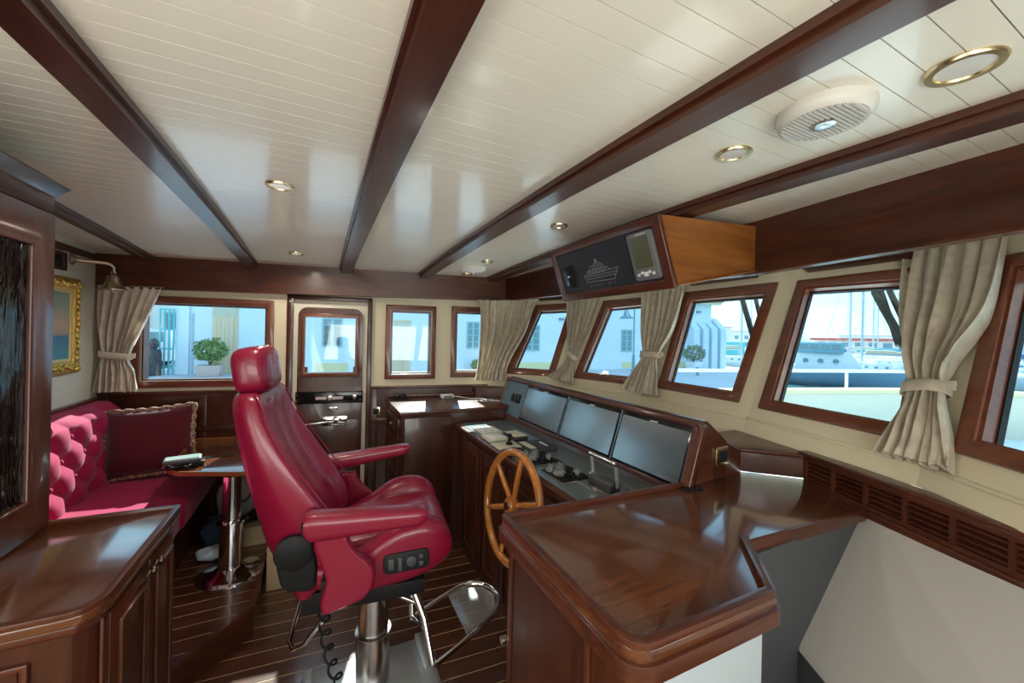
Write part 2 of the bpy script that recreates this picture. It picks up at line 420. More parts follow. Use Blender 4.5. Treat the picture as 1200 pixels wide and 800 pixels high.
# raised dinette platform
def pedge(y): return -.285 if y > 2.42 else (-.54 if y < 2.12 else -.54 + (y - 2.12) / .30 * .255)
pf = sroot('floor_platform', (-.9, 2.9, 0))
poly = [V(-1.43, 2.0, 0), V(-.54, 2.0, 0), V(-.54, 2.12, 0), V(-.285, 2.42, 0), V(-.285, 3.66, 0), V(-1.43, 3.83, 0)]
MB().prism(poly, (0, 0, .1475)).build('platform_base', MAHD['Y'], pf)
MB().prism([p + V(0, 0, .1475) for p in poly], (0, 0, .0012)).build('seams', CAULK, pf)
y = 2.0
while y < 3.66:
    y1 = min(y + P_, 3.66); b = MB(); a, c = y + .003, y1 - .003
    cuts = [a] + [k for k in (2.12, 2.42) if a < k < c] + [c]
    bot = [V(-1.42, a, .1486)] + [V(pedge(k) - .022, k, .1486) for k in cuts] + [V(-1.42, c, .1486)]
    b.prism(bot, (0, 0, .0016)); b.build('plank', DECKW, pf); y += P_
MB().prism([p + V(0, 0, .135) for p in (V(-.562, 2.0, 0), V(-.535, 2.0, 0), V(-.535, 2.118, 0), V(-.280, 2.418, 0), V(-.280, 3.66, 0), V(-.307, 3.66, 0), V(-.307, 2.428, 0), V(-.562, 2.128, 0))], (0, 0, .0175)).build('nosing', MAH['Y'], pf)
MB().prism([V(-1.42, 1.985, .1487), V(-.6, 1.985, .1487), V(-.6, 2.0, .1487), V(-1.42, 2.0, .1487)], (0, 0, .001)).build('edge_strip', MAH['Y'], pf)

# deckhead: narrow white boards, cambered, with mahogany beams
def camber_slab(x0, x1, y0, y1, t0, t1):
    return [V(x0, y0, zc(y0) + t0), V(x1, y0, zc(y0) + t0), V(x1, y1, zc(y1) + t0), V(x0, y1, zc(y1) + t0)], [V(x0, y0, zc(y0) + t1), V(x1, y0, zc(y0) + t1), V(x1, y1, zc(y1) + t1), V(x0, y1, zc(y1) + t1)]
b = MB(); ys = [-1.1 + k * (5.1 / 12) for k in range(13)]
for a, c in zip(ys, ys[1:]): b.hexa(*camber_slab(-1.53, 2.75, a, c, .012, .06))
ceil = structure(b.build('ceiling', CEIL))
y = -1.0; PW = .0615
while y < 3.86:
    c = min(y + PW - .0022, 3.90)
    MB().hexa(*camber_slab(-1.47, 2.6, y, c, 0, .0125)).build('plank', CEIL, ceil)
    y += PW
for bx, bw in ((-1.13, .045), (-.495, .075), (.183, .082), (.82, .082), (1.437, .08)):
    b = MB(); m = MB()
    ye = 3.65 - .1405 * bx - .09
    ys = [-1.0 + k * ((ye + 1.0) / 10) for k in range(11)]
    for a, c in zip(ys, ys[1:]):
        b.hexa(*camber_slab(bx - bw / 2, bx + bw / 2, a, c, -.042, .0))
        for sx in (-1, 1):
            e0 = bx + sx * bw / 2
            m.hexa(*camber_slab(min(e0, e0 + sx * .012), max(e0, e0 + sx * .012), a, c, -.020, .0))
    bo = b.build('beam', MAHD['Y'], ceil); m.build('beam_molding', MAHD['Y'], bo)
    bo['_o'] = tuple(ceil['_o'])
MB().box(-1.43, -1.405, -1.0, 3.84, 2.060, 2.10).build('ceiling_molding', MAHD['Y'], ceil)

# header over the door wall, header over the windscreen
P = lambda X, z, w: FD[0] + FD[1] * Uof(X) + FD[2] * w + FD[3] * z
tr = MB(); 
for a, c in ((-1.43, -.7), (-.7, 0), (0, .8), (.8, 1.60)):
    zb = lambda X: 1.900 + .0165 * X
    A = [P(a, zb(a), 0), P(c, zb(c), 0), P(c, zb(c), .085), P(a, zb(a), .085)]
    T = [V(p.x, p.y, zc(p.y) + .002) for p in A]; tr.hexa(A, T)
structure(tr.build('trim_1', MAH['X']))
hl = [V(1.575, 3.36, 0), V(1.68, 2.66, 0), V(1.80, 1.87, 0), V(1.90, 1.18, 0), V(1.84, .82, 0), V(1.76, .34, 0), V(1.50, -.30, 0), V(1.0, -.98, 0)]
b = MB()
for p, q in zip(hl, hl[1:]):
    n = V(abs((q - p).y), (q - p).x, 0).normalized() * .045
    if n.x < 0: n = -n
    A = [p + V(0, 0, 1.93), q + V(0, 0, 1.93), q + n + V(0, 0, 1.93), p + n + V(0, 0, 1.93)]
    b.hexa(A, [V(k.x, k.y, zc(k.y) + .002) for k in A])
structure(b.build('trim_2', MAHD['Y']))
b = MB()
for p, q in zip(hl, hl[1:]):
    d = (q - p).normalized(); n = V(-d.y, d.x, 0)
    if n.x < 0: n = -n
    A = [p - n * .006 + V(0, 0, 1.926), q - n * .006 + V(0, 0, 1.926), q + n * .05 + V(0, 0, 1.926), p + n * .05 + V(0, 0, 1.926)]
    b.prism(A, (0, 0, .010))
structure(b.build('trim_3', MAH['Y']))

# wainscot under the windows of the door wall, with cap rail
def wains(i, X0, X1, z1, stiles):
    r = sroot('baseboard_%s' % i, tuple(P((X0 + X1) / 2, .15, 0)))
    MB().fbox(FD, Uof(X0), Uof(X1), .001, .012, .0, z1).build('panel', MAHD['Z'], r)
    MB().fbox(FD, Uof(X0), Uof(X1), .001, .032, z1, z1 + .022).build('cap_rail', MAH['X'], r, bevel=.006)
    MB().fbox(FD, Uof(X0), Uof(X1), .012, .022, .80, .85).build('rail', MAHD['X'], r, bevel=.003)
    for X in stiles: MB().fbox(FD, Uof(X) - .025, Uof(X) + .025, .012, .020, .15, z1).build('stile', MAHD['Z'], r, bevel=.003)
wains('left', -1.43, -.245, 1.10, (-1.40, -.80, -.28))
wains('right', .41, 1.72, 1.108, (.44,))
# sill band and bead of the windscreen wall
b = MB(); b2 = MB()
for i in range(6):
    A, B = seam(i, 1.168), seam(i + 1, 1.168); C2, D2 = seam(i + 1, 1.180), seam(i, 1.180)
    n = (B - A).cross(D2 - A).normalized()
    if n.x > 0: n = -n
    b.prism([A, B, C2, D2], n * .009)
structure(b.build('trim_4', CREAM, bevel=.002))
# cap rail on the left wall above the sofa
structure(MB().box(-1.43, -1.395, 1.5, 3.80, 1.075, 1.098).build('trim_5', MAH['Y'], bevel=.004))

# the door
r = sroot('door_1', tuple(P(.08, .1, 0)))
q = lambda X0, X1, z0, z1, w: [P(X0, z0, w), P(X1, z0, w), P(X1, z1, w), P(X0, z1, w)]
b = MB()
b.fbox(FD, Uof(-.242), Uof(-.196), .0, .03, .0, 1.895); b.fbox(FD, Uof(.370), Uof(.408), .0, .03, .0, 1.895)
b.fbox(FD, Uof(-.242), Uof(.408), .0, .03, 1.858, 1.895)
b.build('door_frame', MAHD['Z'], r, bevel=.004)
MB().ring(q(-.205, .38, .08, 1.862, -.06), q(-.118, .283, 1.248, 1.720, -.06), FD[2] * .03).build('door_backing', CREAMD, r)
def rr_wall(X0, X1, z0, z1, rad, w, low=True):
    pts = rrect(Uof(X1) - Uof(X0), z1 - z0, rad, 6); cu, cz = (Uof(X0) + Uof(X1)) / 2, (z0 + z1) / 2
    return [FD[0] + FD[1] * (cu + a) + FD[3] * (cz + c) + FD[2] * w for a, c in pts]
leaf = rr_wall(-.166, .336, .16, 1.800, .075, -.03); gl = rr_wall(-.118, .283, 1.248, 1.720, .012, -.03)
MB().prism(rr_wall(-.166, .336, .16, 1.225, .02, -.03), FD[2] * .022).build('door_leaf', MAHD['Z'], r, bevel=.003)
# upper part of the leaf round the glass
up = MB(); k0 = [p for p in leaf]
n_ = len(leaf)
top = rr_wall(-.166, .336, 1.225, 1.800, .075, -.03); 
tin = rr_wall(-.118, .283, 1.248, 1.720, .075 * .3, -.03)
up.ring(top, tin, FD[2] * .022); up.build('door_leaf_top', MAH['Z'], r)
MB().fbox(FD, Uof(-.166), Uof(-.09), -.03, -.008, 1.2, 1.3).build('stile', MAH['Z'], r); MB().fbox(FD, Uof(.262), Uof(.336), -.03, -.008, 1.2, 1.3).build('stile', MAH['Z'], r)
MB().ring(q(-.142, .308, 1.215, 1.752, -.008), q(-.108, .274, 1.254, 1.716, -.008), FD[2] * .016).build('window_frame', MAHF['Z'], r, bevel=.004)
MB().fbox(FD, Uof(-.110), Uof(.276), -.022, -.017, 1.25, 1.72).build('pane', GLASS, r)
MB().fbox(FD, Uof(-.150), Uof(.320), -.008, .004, .18, .85).build('lower_panel', MAHD['Z'], r, bevel=.004)
bp = MB().fbox(FD, Uof(-.172), Uof(.345), -.008, .012, .990, 1.092).build('black_panel', BLACKG, r, bevel=.003)
MB().fbox(FD, Uof(-.02), Uof(.19), .012, .018, 1.026, 1.050).build('chart_light', M('pinkish_grey_metal', (.62, .50, .50), .3, .5), bp)
MB().fbox(FD, Uof(.062), Uof(.105), .012, .026, 1.018, 1.062).build('lamp_head', STEEL, bp, bevel=.004)
MB().fbox(FD, Uof(.262), Uof(.292), .012, .016, 1.024, 1.062).build('switch', STEEL, bp, bevel=.002)
for X in (-.160, .325):
    for z in (1.015, 1.065): MB().tube([P(X, z, .011), P(X, z, .015)], .005, 8).build('screw', STEEL, bp)
b = MB(); b.prism([FD[0] + FD[1] * (Uof(.110) + a) + FD[3] * (.945 + c) - FD[2] * .008 for a, c in rrect(.078, .036, .017)], FD[2] * .014); b.build('lock', STEEL, r, bevel=.002)
hp = MB().prism([FD[0] + FD[1] * (Uof(.125) + a) + FD[3] * (.838 + c) - FD[2] * .008 for a, c in rrect(.21, .085, .02)], FD[2] * .012).build('handle_plate', CHROME, r, bevel=.003)
MB().prism([FD[0] + FD[1] * (Uof(.170) + a) + FD[3] * (.842 + c) + FD[2] * .004 for a, c in rrect(.10, .045, .015)], FD[2] * .010).build('keyhole_cover', CHROME, hp, bevel=.002)
MB().tube([P(.12, .845, .0), P(.12, .845, .05), P(.08, .845, .055), P(-.10, .828, .055)], .008, 10).build('lever_handle', CHROME, r, smooth=True)
MB().fbox(FD, Uof(.25), Uof(.30), -.008, .006, .18, .25).build('hinge', STEEL, r, bevel=.002)
MB().fbox(FD, Uof(-.225), Uof(-.213), .03, .034, 1.835, 1.842).build('door_sensor', WHITE, r)

# stairwell at the right: grey and white linings
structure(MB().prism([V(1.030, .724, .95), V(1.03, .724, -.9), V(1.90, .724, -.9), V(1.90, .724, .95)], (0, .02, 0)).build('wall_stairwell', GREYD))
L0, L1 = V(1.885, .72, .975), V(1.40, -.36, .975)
structure(MB().prism([L0, L1, L1 + V(-.42, .27, -.42), V(1.44, .72, .575)], (.02, .01, .02)).build('wall_slope', GREYL))  # panel shaped to lean along the boundary of light and shade
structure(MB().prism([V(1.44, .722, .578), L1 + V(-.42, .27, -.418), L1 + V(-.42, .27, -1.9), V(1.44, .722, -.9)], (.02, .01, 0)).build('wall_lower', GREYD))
structure(MB().box(-1.4, 2.0, -1.0, .56, -.95, -.9).build('floor_stairwell', DECKW))

# ================================================================== JOINERY
def offset_line(pts, w, closed=False):
    n = len(pts); out = []
    for i in range(n):
        p = pts[i]
        a = pts[i - 1] if (i > 0 or closed) else None; c = pts[(i + 1) % n] if (i < n - 1 or closed) else None
        d1 = (p - a).normalized() if a is not None else None; d2 = (c - p).normalized() if c is not None else None
        d1 = d1 or d2; d2 = d2 or d1
        n1, n2 = V(-d1.y, d1.x, 0), V(-d2.y, d2.x, 0)
        out.append(p + (n1 + n2) * (w / max(.25, 1 + n1.dot(n2))))
    return out
def band(pts, w, z0, z1, closed=False):
    """a raised strip on the left-hand side of a polyline"""
    o = [V(p.x, p.y, z0) for p in pts]; i_ = offset_line(o, w, closed); b = MB()
    if closed: return b.ring(o, i_, (0, 0, z1 - z0))
    for k in range(len(o) - 1): pass
    return b.prism(o + i_[::-1], (0, 0, z1 - z0))
def fillet(pts, rad):
    """round the corners of a closed polygon; rad per corner"""
    out = []; n = len(pts)
    for i, p in enumerate(pts):
        r = rad[i]
        if not r: out.append(p); continue
        a, c = pts[i - 1], pts[(i + 1) % n]; d1 = (a - p).normalized() * r; d2 = (c - p).normalized() * r
        for k in range(6):
            t = k / 5; out.append((p + d1) * (1 - t) ** 2 + p * 2 * t * (1 - t) + (p + d2) * t * t)
    return out
def frame_quad(F, a0, a1, c0, c1, w, b0, b1):
    """a picture-frame moulding in the a-c plane of frame F, proud from b0 to b1"""
    O, x, y, z = F; Q = lambda a, c: O + x * a + z * c + y * b0
    return MB().ring([Q(a0, c0), Q(a1, c0), Q(a1, c1), Q(a0, c1)], [Q(a0 + w, c0 + w), Q(a1 - w, c0 + w), Q(a1 - w, c1 - w), Q(a0 + w, c1 - w)], y * (b1 - b0))

# --- counter in the right foreground
ct = thing('counter', (1.1, .85, 0), 'large glossy mahogany counter with raised rim in the right foreground, in front of the stairwell', 'counter')
pts = [V(.552, 1.180, 0), V(.552, .556, 0), V(.995, .548, 0), V(1.19, .742, 0), V(1.880, .706, 0), V(1.955, .975, 0), V(1.775, 1.15, 0), V(1.42, 1.140, 0)]
top = fillet(pts, [.03, .06, .0, 0, 0, 0, 0, 0])
MB().prism([p + V(0, 0, .958) for p in top], (0, 0, .030)).build('countertop', COUNTER, ct, bevel=.004)
rim = [V(1.40, 1.141, 0)] + fillet(pts, [.03, .06, .012, 0, 0, 0, 0, 0])[:-5]
rim = [p for p in rim] + [pts[3]]
MB.build(band(rim, .022, .986, 1.002), 'rim', MAH['X'], ct, bevel=.005)
MB.build(band([p + V(0, 0, 0) for p in offset_line(rim, -.010)], .03, .925, .962), 'edge_molding', MAH['X'], ct, bevel=.009, seg=3)
MB().prism([V(1.19, .736, .94), V(1.88, .700, .94), V(1.88, .72, .94), V(1.19, .756, .94)], (0, 0, .046)).build('edge_strip', MAH['X'], ct, bevel=.004)
body = fillet([V(.580, 1.16, 0), V(.580, .585, 0), V(.985, .585, 0), V(1.02, .74, 0), V(1.02, 1.16, 0)], [0, .035, 0, 0, 0])
MB().prism(body, (0, 0, .94)).build('cabinet_body', MAH['Z'], ct)
FC = (V(.580, 0, 0), V(0, 1, 0), V(-1, 0, 0), V(0, 0, 1))
pn = MB().fbox(FC, .735, 1.125, 0, .003, .10, .895).build('panel', MAHD['Z'], ct)
frame_quad(FC, .72, 1.14, .085, .91, .018, 0, .010).build('panel_molding', MAH['Z'], pn, bevel=.004)
MB().tube([V(.580, 1.165, .585), V(.560, 1.165, .585)], .012, 12).build('knob', BRONZE, ct)
MB().box(.628, .982, .572, .586, 0, .935).build('white_end_panel', M('pale_blue_grey_panel', (.50, .55, .58), .5), ct)
MB().prism([V(.982, .572, 0), V(1.02, .72, 0), V(1.02, .735, 0), V(.97, .59, 0)], (0, 0, .935)).build('grey_end_panel', GREYD, ct)
tag(MB().box(1.335, 1.425, 1.075, 1.115, .9885, .9935).build('flat_pen_tray', BLACKG, bevel=.002), 'small flat black strip lying on the counter by the monitor frame', 'tray')

# --- panelled back of the counter, corner block and louvred vent along the right wall
sb_ = thing('louvred_vent', (1.82, .60, .96), 'mahogany louvred vent rail running along the wall under the right windows', 'vent')
G0, G1 = V(1.955, .972, 0), V(1.44, -.330, 0); gd = (G1 - G0).normalized(); gn = V(gd.y, -gd.x, 0)
if gn.x > 0: gn = -gn
FG = (G0, gd, gn, V(0, 0, 1)); LG = (G1 - G0).length
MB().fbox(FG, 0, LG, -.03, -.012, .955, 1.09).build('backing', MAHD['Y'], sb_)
MB().fbox(FG, -.005, LG, -.03, .008, 1.072, 1.092).build('top_rail', MAH['Y'], sb_, bevel=.003)
MB().fbox(FG, -.02, LG, -.055, .016, 1.092, 1.110).build('cap', MAH['Y'], sb_, bevel=.006)
MB().fbox(FG, .28, LG, -.03, .018, .950, .978).build('bottom_molding', MAH['Y'], sb_, bevel=.007, seg=3)
MB().fbox(FG, 0, LG, -.03, .002, .976, .992).build('bottom_rail', MAH['Y'], sb_)
k = 0; a = .012; gw = .135
while a + gw < LG:
    MB().fbox(FG, a - .012, a + .002, -.03, .004, .985, 1.075).build('stile', MAH['Z'], sb_)
    for j in range(4):
        z = .997 + j * .0195
        O, x, y_, z_ = FG
        MB().hexa([O + x * (a + .002) + y_ * -.012 + z_ * (z + .008), O + x * (a + gw - .012) + y_ * -.012 + z_ * (z + .008), O + x * (a + gw - .012) + y_ * .001 + z_ * z, O + x * (a + .002) + y_ * .001 + z_ * z],
                  [O + x * (a + .002) + y_ * -.012 + z_ * (z + .014), O + x * (a + gw - .012) + y_ * -.012 + z_ * (z + .014), O + x * (a + gw - .012) + y_ * .001 + z_ * (z + .007), O + x * (a + .002) + y_ * .001 + z_ * (z + .007)]).build('slat', MAHD['Y'], sb_)
    a += gw
blk = thing('corner_block', (1.83, 1.10, .988), 'low mahogany corner block with a moulded cap, between counter and louvred vent', 'trim')
MB().prism([V(1.778, 1.152, .989), V(1.955, .975, .989), V(2.02, 1.04, .989), V(1.84, 1.25, .989)], (0, 0, .090)).build('block', MAHD['X'], blk)
MB().prism([V(1.545, 1.15, 1.079), V(1.769, 1.148, 1.079), V(1.952, .965, 1.079), V(2.05, 1.06, 1.079), V(2.13, 1.40, 1.079), V(1.60, 1.40, 1.079)], (0, 0, .020)).build('cap', MAH['X'], blk, bevel=.006)

# --- helm console
co = thing('helm_console', (1.25, 2.0, 0), 'long mahogany helm console with a sloping instrument housing, below the windscreen', 'console')
MB().box(.975, 1.60, 1.185, 2.845, 0, .895).build('cabinet_body', MAHD['Z'], co)
MB().box(.935, 1.44, 1.182, 2.848, .893, .921).build('worktop', MAH['Y'], co, bevel=.006)
MB().box(.958, .976, 1.185, 2.845, .862, .884).build('edge_molding', MAH['Y'], co, bevel=.005)
MB().box(.972, 1.372, 1.22, 2.815, .9205, .9235).build('instrument_plate', M('blue_grey_plate', (.17, .22, .24), .22, .3), co)
FCo = (V(.975, 0, 0), V(0, -1, 0), V(-1, 0, 0), V(0, 0, 1))
for i, (y0, y1) in enumerate(((2.70, 2.36), (2.33, 2.0), (1.97, 1.62), (1.59, 1.24))):
    d = MB().fbox(FCo, -y0, -y1, .001, .013, .06, .845).build('door', MAHD['Z'], co, bevel=.003)
    frame_quad(FCo, -y0 + .055, -y1 - .055, .12, .785, .014, .012, .020).build('panel_molding', MAH['Z'], d, bevel=.003)
    if i == 0:
        h = MB()
        for s in (-1, 1): h.ell((.958, 2.62 + s * .018, .845), .006, .016, .012, 10, 6); h.ell((.958, 2.62 + s * .04, .838), .005, .010, .008, 8, 6)
        h.build('ornate_handle', BRONZED, d, smooth=True)
MB().box(.985, 1.0, 1.19, 2.84, 0, .05).build('kick_strip', BLACK, co)
prof = [(1.362, .925), (1.374, .955), (1.466, 1.235), (1.484, 1.250), (1.512, 1.248), (1.64, 1.15), (1.64, .60), (1.362, .60)]
y0, y1 = 1.100, 3.02
MB().hexa([V(x, y0 + .03, z) for x, z in prof], [V(x, y1 - .03, z) for x, z in prof]).build('housing', MAHD['Y'], co)
dn = V(1.466 - 1.374, 0, 1.235 - .955); dl = dn.length; dn.normalize(); nrm = V(-dn.z, 0, dn.x)
FM = (V(1.374, 0, .955), V(0, 1, 0), nrm, dn)                       # a = along Y, b = out of the face, c = up the face
def Mq(a0, a1, c0, c1, b, r=0):
    pts = [(a0, c0), (a1, c0), (a1, c1), (a0, c1)]
    return [FM[0] + FM[1] * a + FM[3] * c + FM[2] * b for a, c in pts]
outer = fillet(Mq(y0, y1, -.012, dl + .012, -.012), [.03] * 4); inner = fillet(Mq(y0 + .052, y1 - .03, .012, dl - .020, -.012), [.02] * 4)
MB().ring(outer, inner, nrm * .026).build('housing_frame', MAH['Y'], co, bevel=.006, seg=3)
MB().ring(fillet(Mq(y0 + .02, y1 - .012, .0, dl - .002, .012), [.026] * 4), fillet(Mq(y0 + .040, y1 - .024, .010, dl - .014, .012), [.02] * 4), nrm * .007).build('inner_molding', MAH['Y'], co, bevel=.003)
MB().prism(Mq(y0 + .05, y1 - .028, .010, dl - .018, -.004), nrm * .0065).build('face_panel', M('slate_panel', (.10, .165, .205), .45), co)
# sloping wooden cheek behind the counter, with a brass socket
MB().hexa([V(1.43, 1.118, .985), V(1.778, 1.150, .985), V(1.778, 1.150, 1.08), V(1.60, 1.133, 1.165), V(1.500, 1.127, 1.242)],
          [V(1.43, 1.150, .985), V(1.778, 1.180, .985), V(1.778, 1.180, 1.08), V(1.60, 1.165, 1.165), V(1.500, 1.16, 1.242)]).build('cheek', MAH['X'], co)
sk = thing('brass_socket', (1.61, 1.13, 1.05), 'small square brass socket plate on the wooden cheek at the right end of the console', 'socket')
FK = (V(1.612, 1.1325, 1.085), V(1, .09, 0).normalized(), V(.09, -1, 0).normalized(), V(0, 0, 1))
MB().prism([FK[0] + FK[1] * a + FK[3] * c for a, c in rrect(.094, .084, .012)], FK[2] * .008).build('plate', BRASS, sk, bevel=.002)
MB().fbox(FK, -.026, .026, .006, .013, -.026, .026).build('insert', BLACK, sk, bevel=.003)

# monitors
def monitor(a0, a1, lab):
    t = thing('monitor', tuple(FM[0] + FM[1] * ((a0 + a1) / 2)), lab, 'monitor', 'flush monitors of the helm console')
    MB().prism(Mq(a0, a1, .012, dl - .019, -.006), nrm * .010).build('bezel', BLACKG, t, bevel=.002)
    MB().prism(Mq(a0 + .012, a1 - .012, .024, dl - .042, .003), nrm * .0022).build('screen', SCREEN, t)
    MB().prism(Mq((a0 + a1) / 2 - .022, (a0 + a1) / 2 + .022, dl - .041, dl - .034, .003), nrm * .0016).build('maker_mark', M('mark_grey', (.45, .47, .48), .4), t)
monitor(2.095, 2.635, 'left flush monitor of the console, next to the panel with two small switches')
monitor(1.598, 2.085, 'middle one of the three flush monitors on the sloping console')
monitor(1.152, 1.588, 'right flush monitor of the console, darkest screen, nearest the counter')
sw = thing('switch_pair', tuple(FM[0] + FM[1] * 2.78 + FM[3] * .13), 'pair of small black square switches on the far end of the console face', 'switch')
for a, w, m_ in ((2.735, .085, BLACK), (2.815, .060, DARKG)):
    MB().prism(Mq(a - w / 2, a + w / 2, .115, .185, -.004), nrm * .010).build('switch_plate', m_, sw, bevel=.002)
MB().prism(Mq(2.71, 2.73, .12, .18, .004), nrm * .010).build('rocker', BLACKG, sw, bevel=.002)
MB().prism(Mq(2.80, 2.83, .125, .175, .004), nrm * .012).build('rocker', BLACK, sw, bevel=.002)

# instruments on the console deck
ZD = .9235
def slab(name, x0, x1, y0, y1, h, m_, parent=None, bev=.004, z=ZD): return MB().box(x0, x1, y0, y1, z, z + h).build(name, m_, parent, bevel=bev)
t = thing('keypad', (1.06, 2.50, ZD), 'cream flat keypad at the far end of the console deck', 'keypad'); slab('body', .995, 1.15, 2.42, 2.62, .012, CREAMP, t)
for i in range(3):
    for j in range(3): slab('key', 1.01 + i * .045, 1.045 + i * .045, 2.44 + j * .055, 2.48 + j * .055, .004, WHITE, t, .001, ZD + .012)
t = thing('control_box', (1.02, 2.30, ZD), 'cream control box with sloped top in front of the cream keypad', 'control box'); slab('body', .965, 1.10, 2.24, 2.38, .022, CREAMP, t); slab('faceplate', .98, 1.085, 2.255, 2.365, .002, WHITE, t, .001, ZD + .022)
t = thing('handset', (1.16, 2.28, ZD), 'small pale box with dark sides behind the cream control box', 'handset'); slab('body', 1.12, 1.22, 2.20, 2.36, .030, DARKG, t); slab('top_plate', 1.125, 1.215, 2.205, 2.355, .003, CREAMP, t, .001, ZD + .030)
t = thing('joystick_unit', (1.02, 2.12, ZD), 'cream plate with a short dark joystick on the console deck', 'joystick'); slab('plate', .955, 1.11, 2.06, 2.20, .012, CREAMP, t)
MB().lathe([(.022, 0), (.020, .010), (.009, .014), (.009, .040), (.016, .045), (.016, .060), (.010, .064)], (1.05, 2.13, ZD + .012), 14).build('stick', BLACK, t, smooth=True)
t = thing('trackball_unit', (1.00, 1.98, ZD), 'black rounded trackball unit just beyond the top of the wheel', 'trackball'); slab('body', .95, 1.07, 1.93, 2.03, .020, BLACK, t, .008)
MB().ell((1.01, 1.98, ZD + .02), .024, .024, .018).build('ball', DARKG, t, smooth=True)
t = thing('radio_unit', (1.16, 2.03, ZD), 'dark flat box unit at the back of the console deck, below the middle monitor', 'radio'); slab('body', 1.10, 1.27, 1.93, 2.12, .026, DARKG, t); slab('faceplate', 1.10, 1.14, 1.95, 2.10, .003, CREAMP, t, .001, ZD + .026)
MB().box(1.22, 1.228, 1.97, 2.06, ZD + .026, ZD + .029).build('label_strip', WHITE, t)
DIALM = M('dial_grey', (.15, .16, .155), .25)
def lever_panel(x0, x1, y0, y1, lab):
    t = thing('dial_panel', ((x0 + x1) / 2, (y0 + y1) / 2, ZD), lab, 'control panel', 'black dial panels on the console deck')
    slab('tray', x0, x1, y0, y1, .008, STEEL, t, .002); slab('face', x0 + .008, x1 - .008, y0 + .008, y1 - .008, .004, BLACK, t, .001, ZD + .008)
    w, h = x1 - x0, y1 - y0
    for u, v, r in ((.22, .80, .026), (.55, .82, .026), (.30, .50, .034), (.72, .30, .026)):
        d = MB().lathe([(r, 0), (r, .008), (r * .8, .014), (r * .75, .022), (r * .4, .026)], (x0 + w * u, y0 + h * v, ZD + .012), 18).build('dial', DIALM, t, smooth=True)
        MB().box(x0 + w * u - r * .15, x0 + w * u + r * .15, y0 + h * v - r * .7, y0 + h * v + r * .7, ZD + .034, ZD + .042).build('pointer', MIDG, d, bevel=.002)
    for i in range(4):
        for j in range(2):
            MB().cyl((x0 + w * (.30 + .13 * i), y0 + h * (.12 + .13 * j), ZD + .012), (x0 + w * (.30 + .13 * i), y0 + h * (.12 + .13 * j), ZD + .024 + .006 * ((i + j) % 2)), .007, 8).build('push_button', BLACKG, t)
lever_panel(1.00, 1.175, 1.735, 1.93, 'black panel of dials on the console deck, farther from the throttle')
lever_panel(1.00, 1.175, 1.475, 1.675, 'black panel of dials on the console deck, right next to the throttle')
# throttle with a square chrome grip
t = thing('throttle', (1.16, 1.38, ZD), 'throttle lever with a square chrome grip beside the counter rim', 'throttle')
slab('base', 1.08, 1.24, 1.28, 1.48, .010, STEEL, t)
MB().cyl((1.16, 1.30, .945), (1.16, 1.455, .945), .030, 24).build('drum', DARKG, t, bevel=.004)
MB().tube([(1.16, 1.452, .955), (1.145, 1.452, 1.058)], .008, 10).build('arm', SATIN, t, smooth=True)
MB().tube([(1.16, 1.288, .955), (1.145, 1.288, 1.058)], .008, 10).build('arm', SATIN, t, smooth=True)
MB().tube([(1.145, 1.462, 1.058), (1.145, 1.278, 1.058)], .011, 12).build('grip', STEEL, t, smooth=True)
MB().cyl((1.16, 1.455, .955), (1.16, 1.466, .955), .020, 16).build('hub_cap', BRASS, t, bevel=.003)

# --- ship's wheel
WC = V(.834, 1.655, .787); ph, th = -.141, .048; R_ = .247
nv = V(math.cos(ph) * math.cos(th), math.cos(ph) * math.sin(th), math.sin(ph)); wu = V(0, 0, 1).cross(nv).normalized(); wv = nv.cross(wu)
FWh = (WC, wu, wv, nv)
t = thing('steering_wheel', tuple(WC), 'orange varnished wooden steering wheel in front of the helm console', 'wheel')
MB().tube([WC + wu * (R_ * math.cos(a)) + wv * (R_ * math.sin(a)) for a in [2 * PI * k / 48 for k in range(48)]], .019, 12, closed=True).build('rim', WHEELW, t, smooth=True)
for k in range(6):
    a = math.radians(38 + 60 * k); d = wu * math.cos(a) + wv * math.sin(a)
    MB().tube([WC + d * .03 + nv * .01, WC + d * .12 + nv * .004, WC + d * (R_ - .008)], [.013, .015, .011], 10).build('spoke', WHEELW, t, smooth=True)
MB().lathe([(.040, -.018), (.044, 0), (.040, .018), (.020, .024)], WC, 22, FWh).build('hub', WHEELW, t, smooth=True)
MB().lathe([(.020, -.030), (.022, -.018), (.012, -.016)], WC, 18, FWh).build('hub_cap', BRASS, t, smooth=True)
MB().cyl(WC + nv * .018, WC + nv * .16, .018, 14).build('shaft', STEEL, t, smooth=True)

# --- far cabinet in the port corner
fc = thing('corner_cabinet', (.95, 3.15, 0), 'dark mahogany cabinet in the far corner beside the door, small white charger on top', 'cabinet')
MB().prism([V(.54, 2.865, 0), V(1.36, 2.865, 0), V(1.36, 3.44, 0), V(.54, 3.555, 0)], (0, 0, 1.0)).build('cabinet_body', MAHD['Z'], fc)
MB().prism([V(.523, 2.848, 1.0), V(1.40, 2.848, 1.0), V(1.44, 3.06, 1.0), V(1.52, 3.41, 1.0), V(.523, 3.56, 1.0)], (0, 0, .030)).build('top', MAH['X'], fc, bevel=.006)
MB().prism([V(.54, 3.545, 1.030), V(1.50, 3.405, 1.030), V(1.50, 3.42, 1.030), V(.54, 3.56, 1.030)], (0, 0, .02)).build('upstand', MAH['X'], fc, bevel=.004)
MB().box(.56, .92, 2.853, 2.866, .06, .98).build('door', MAHD['Z'], fc, bevel=.003)
MB().cyl((.59, 2.846, .78), (.59, 2.856, .78), .009, 12).build('lock', STEEL, fc)
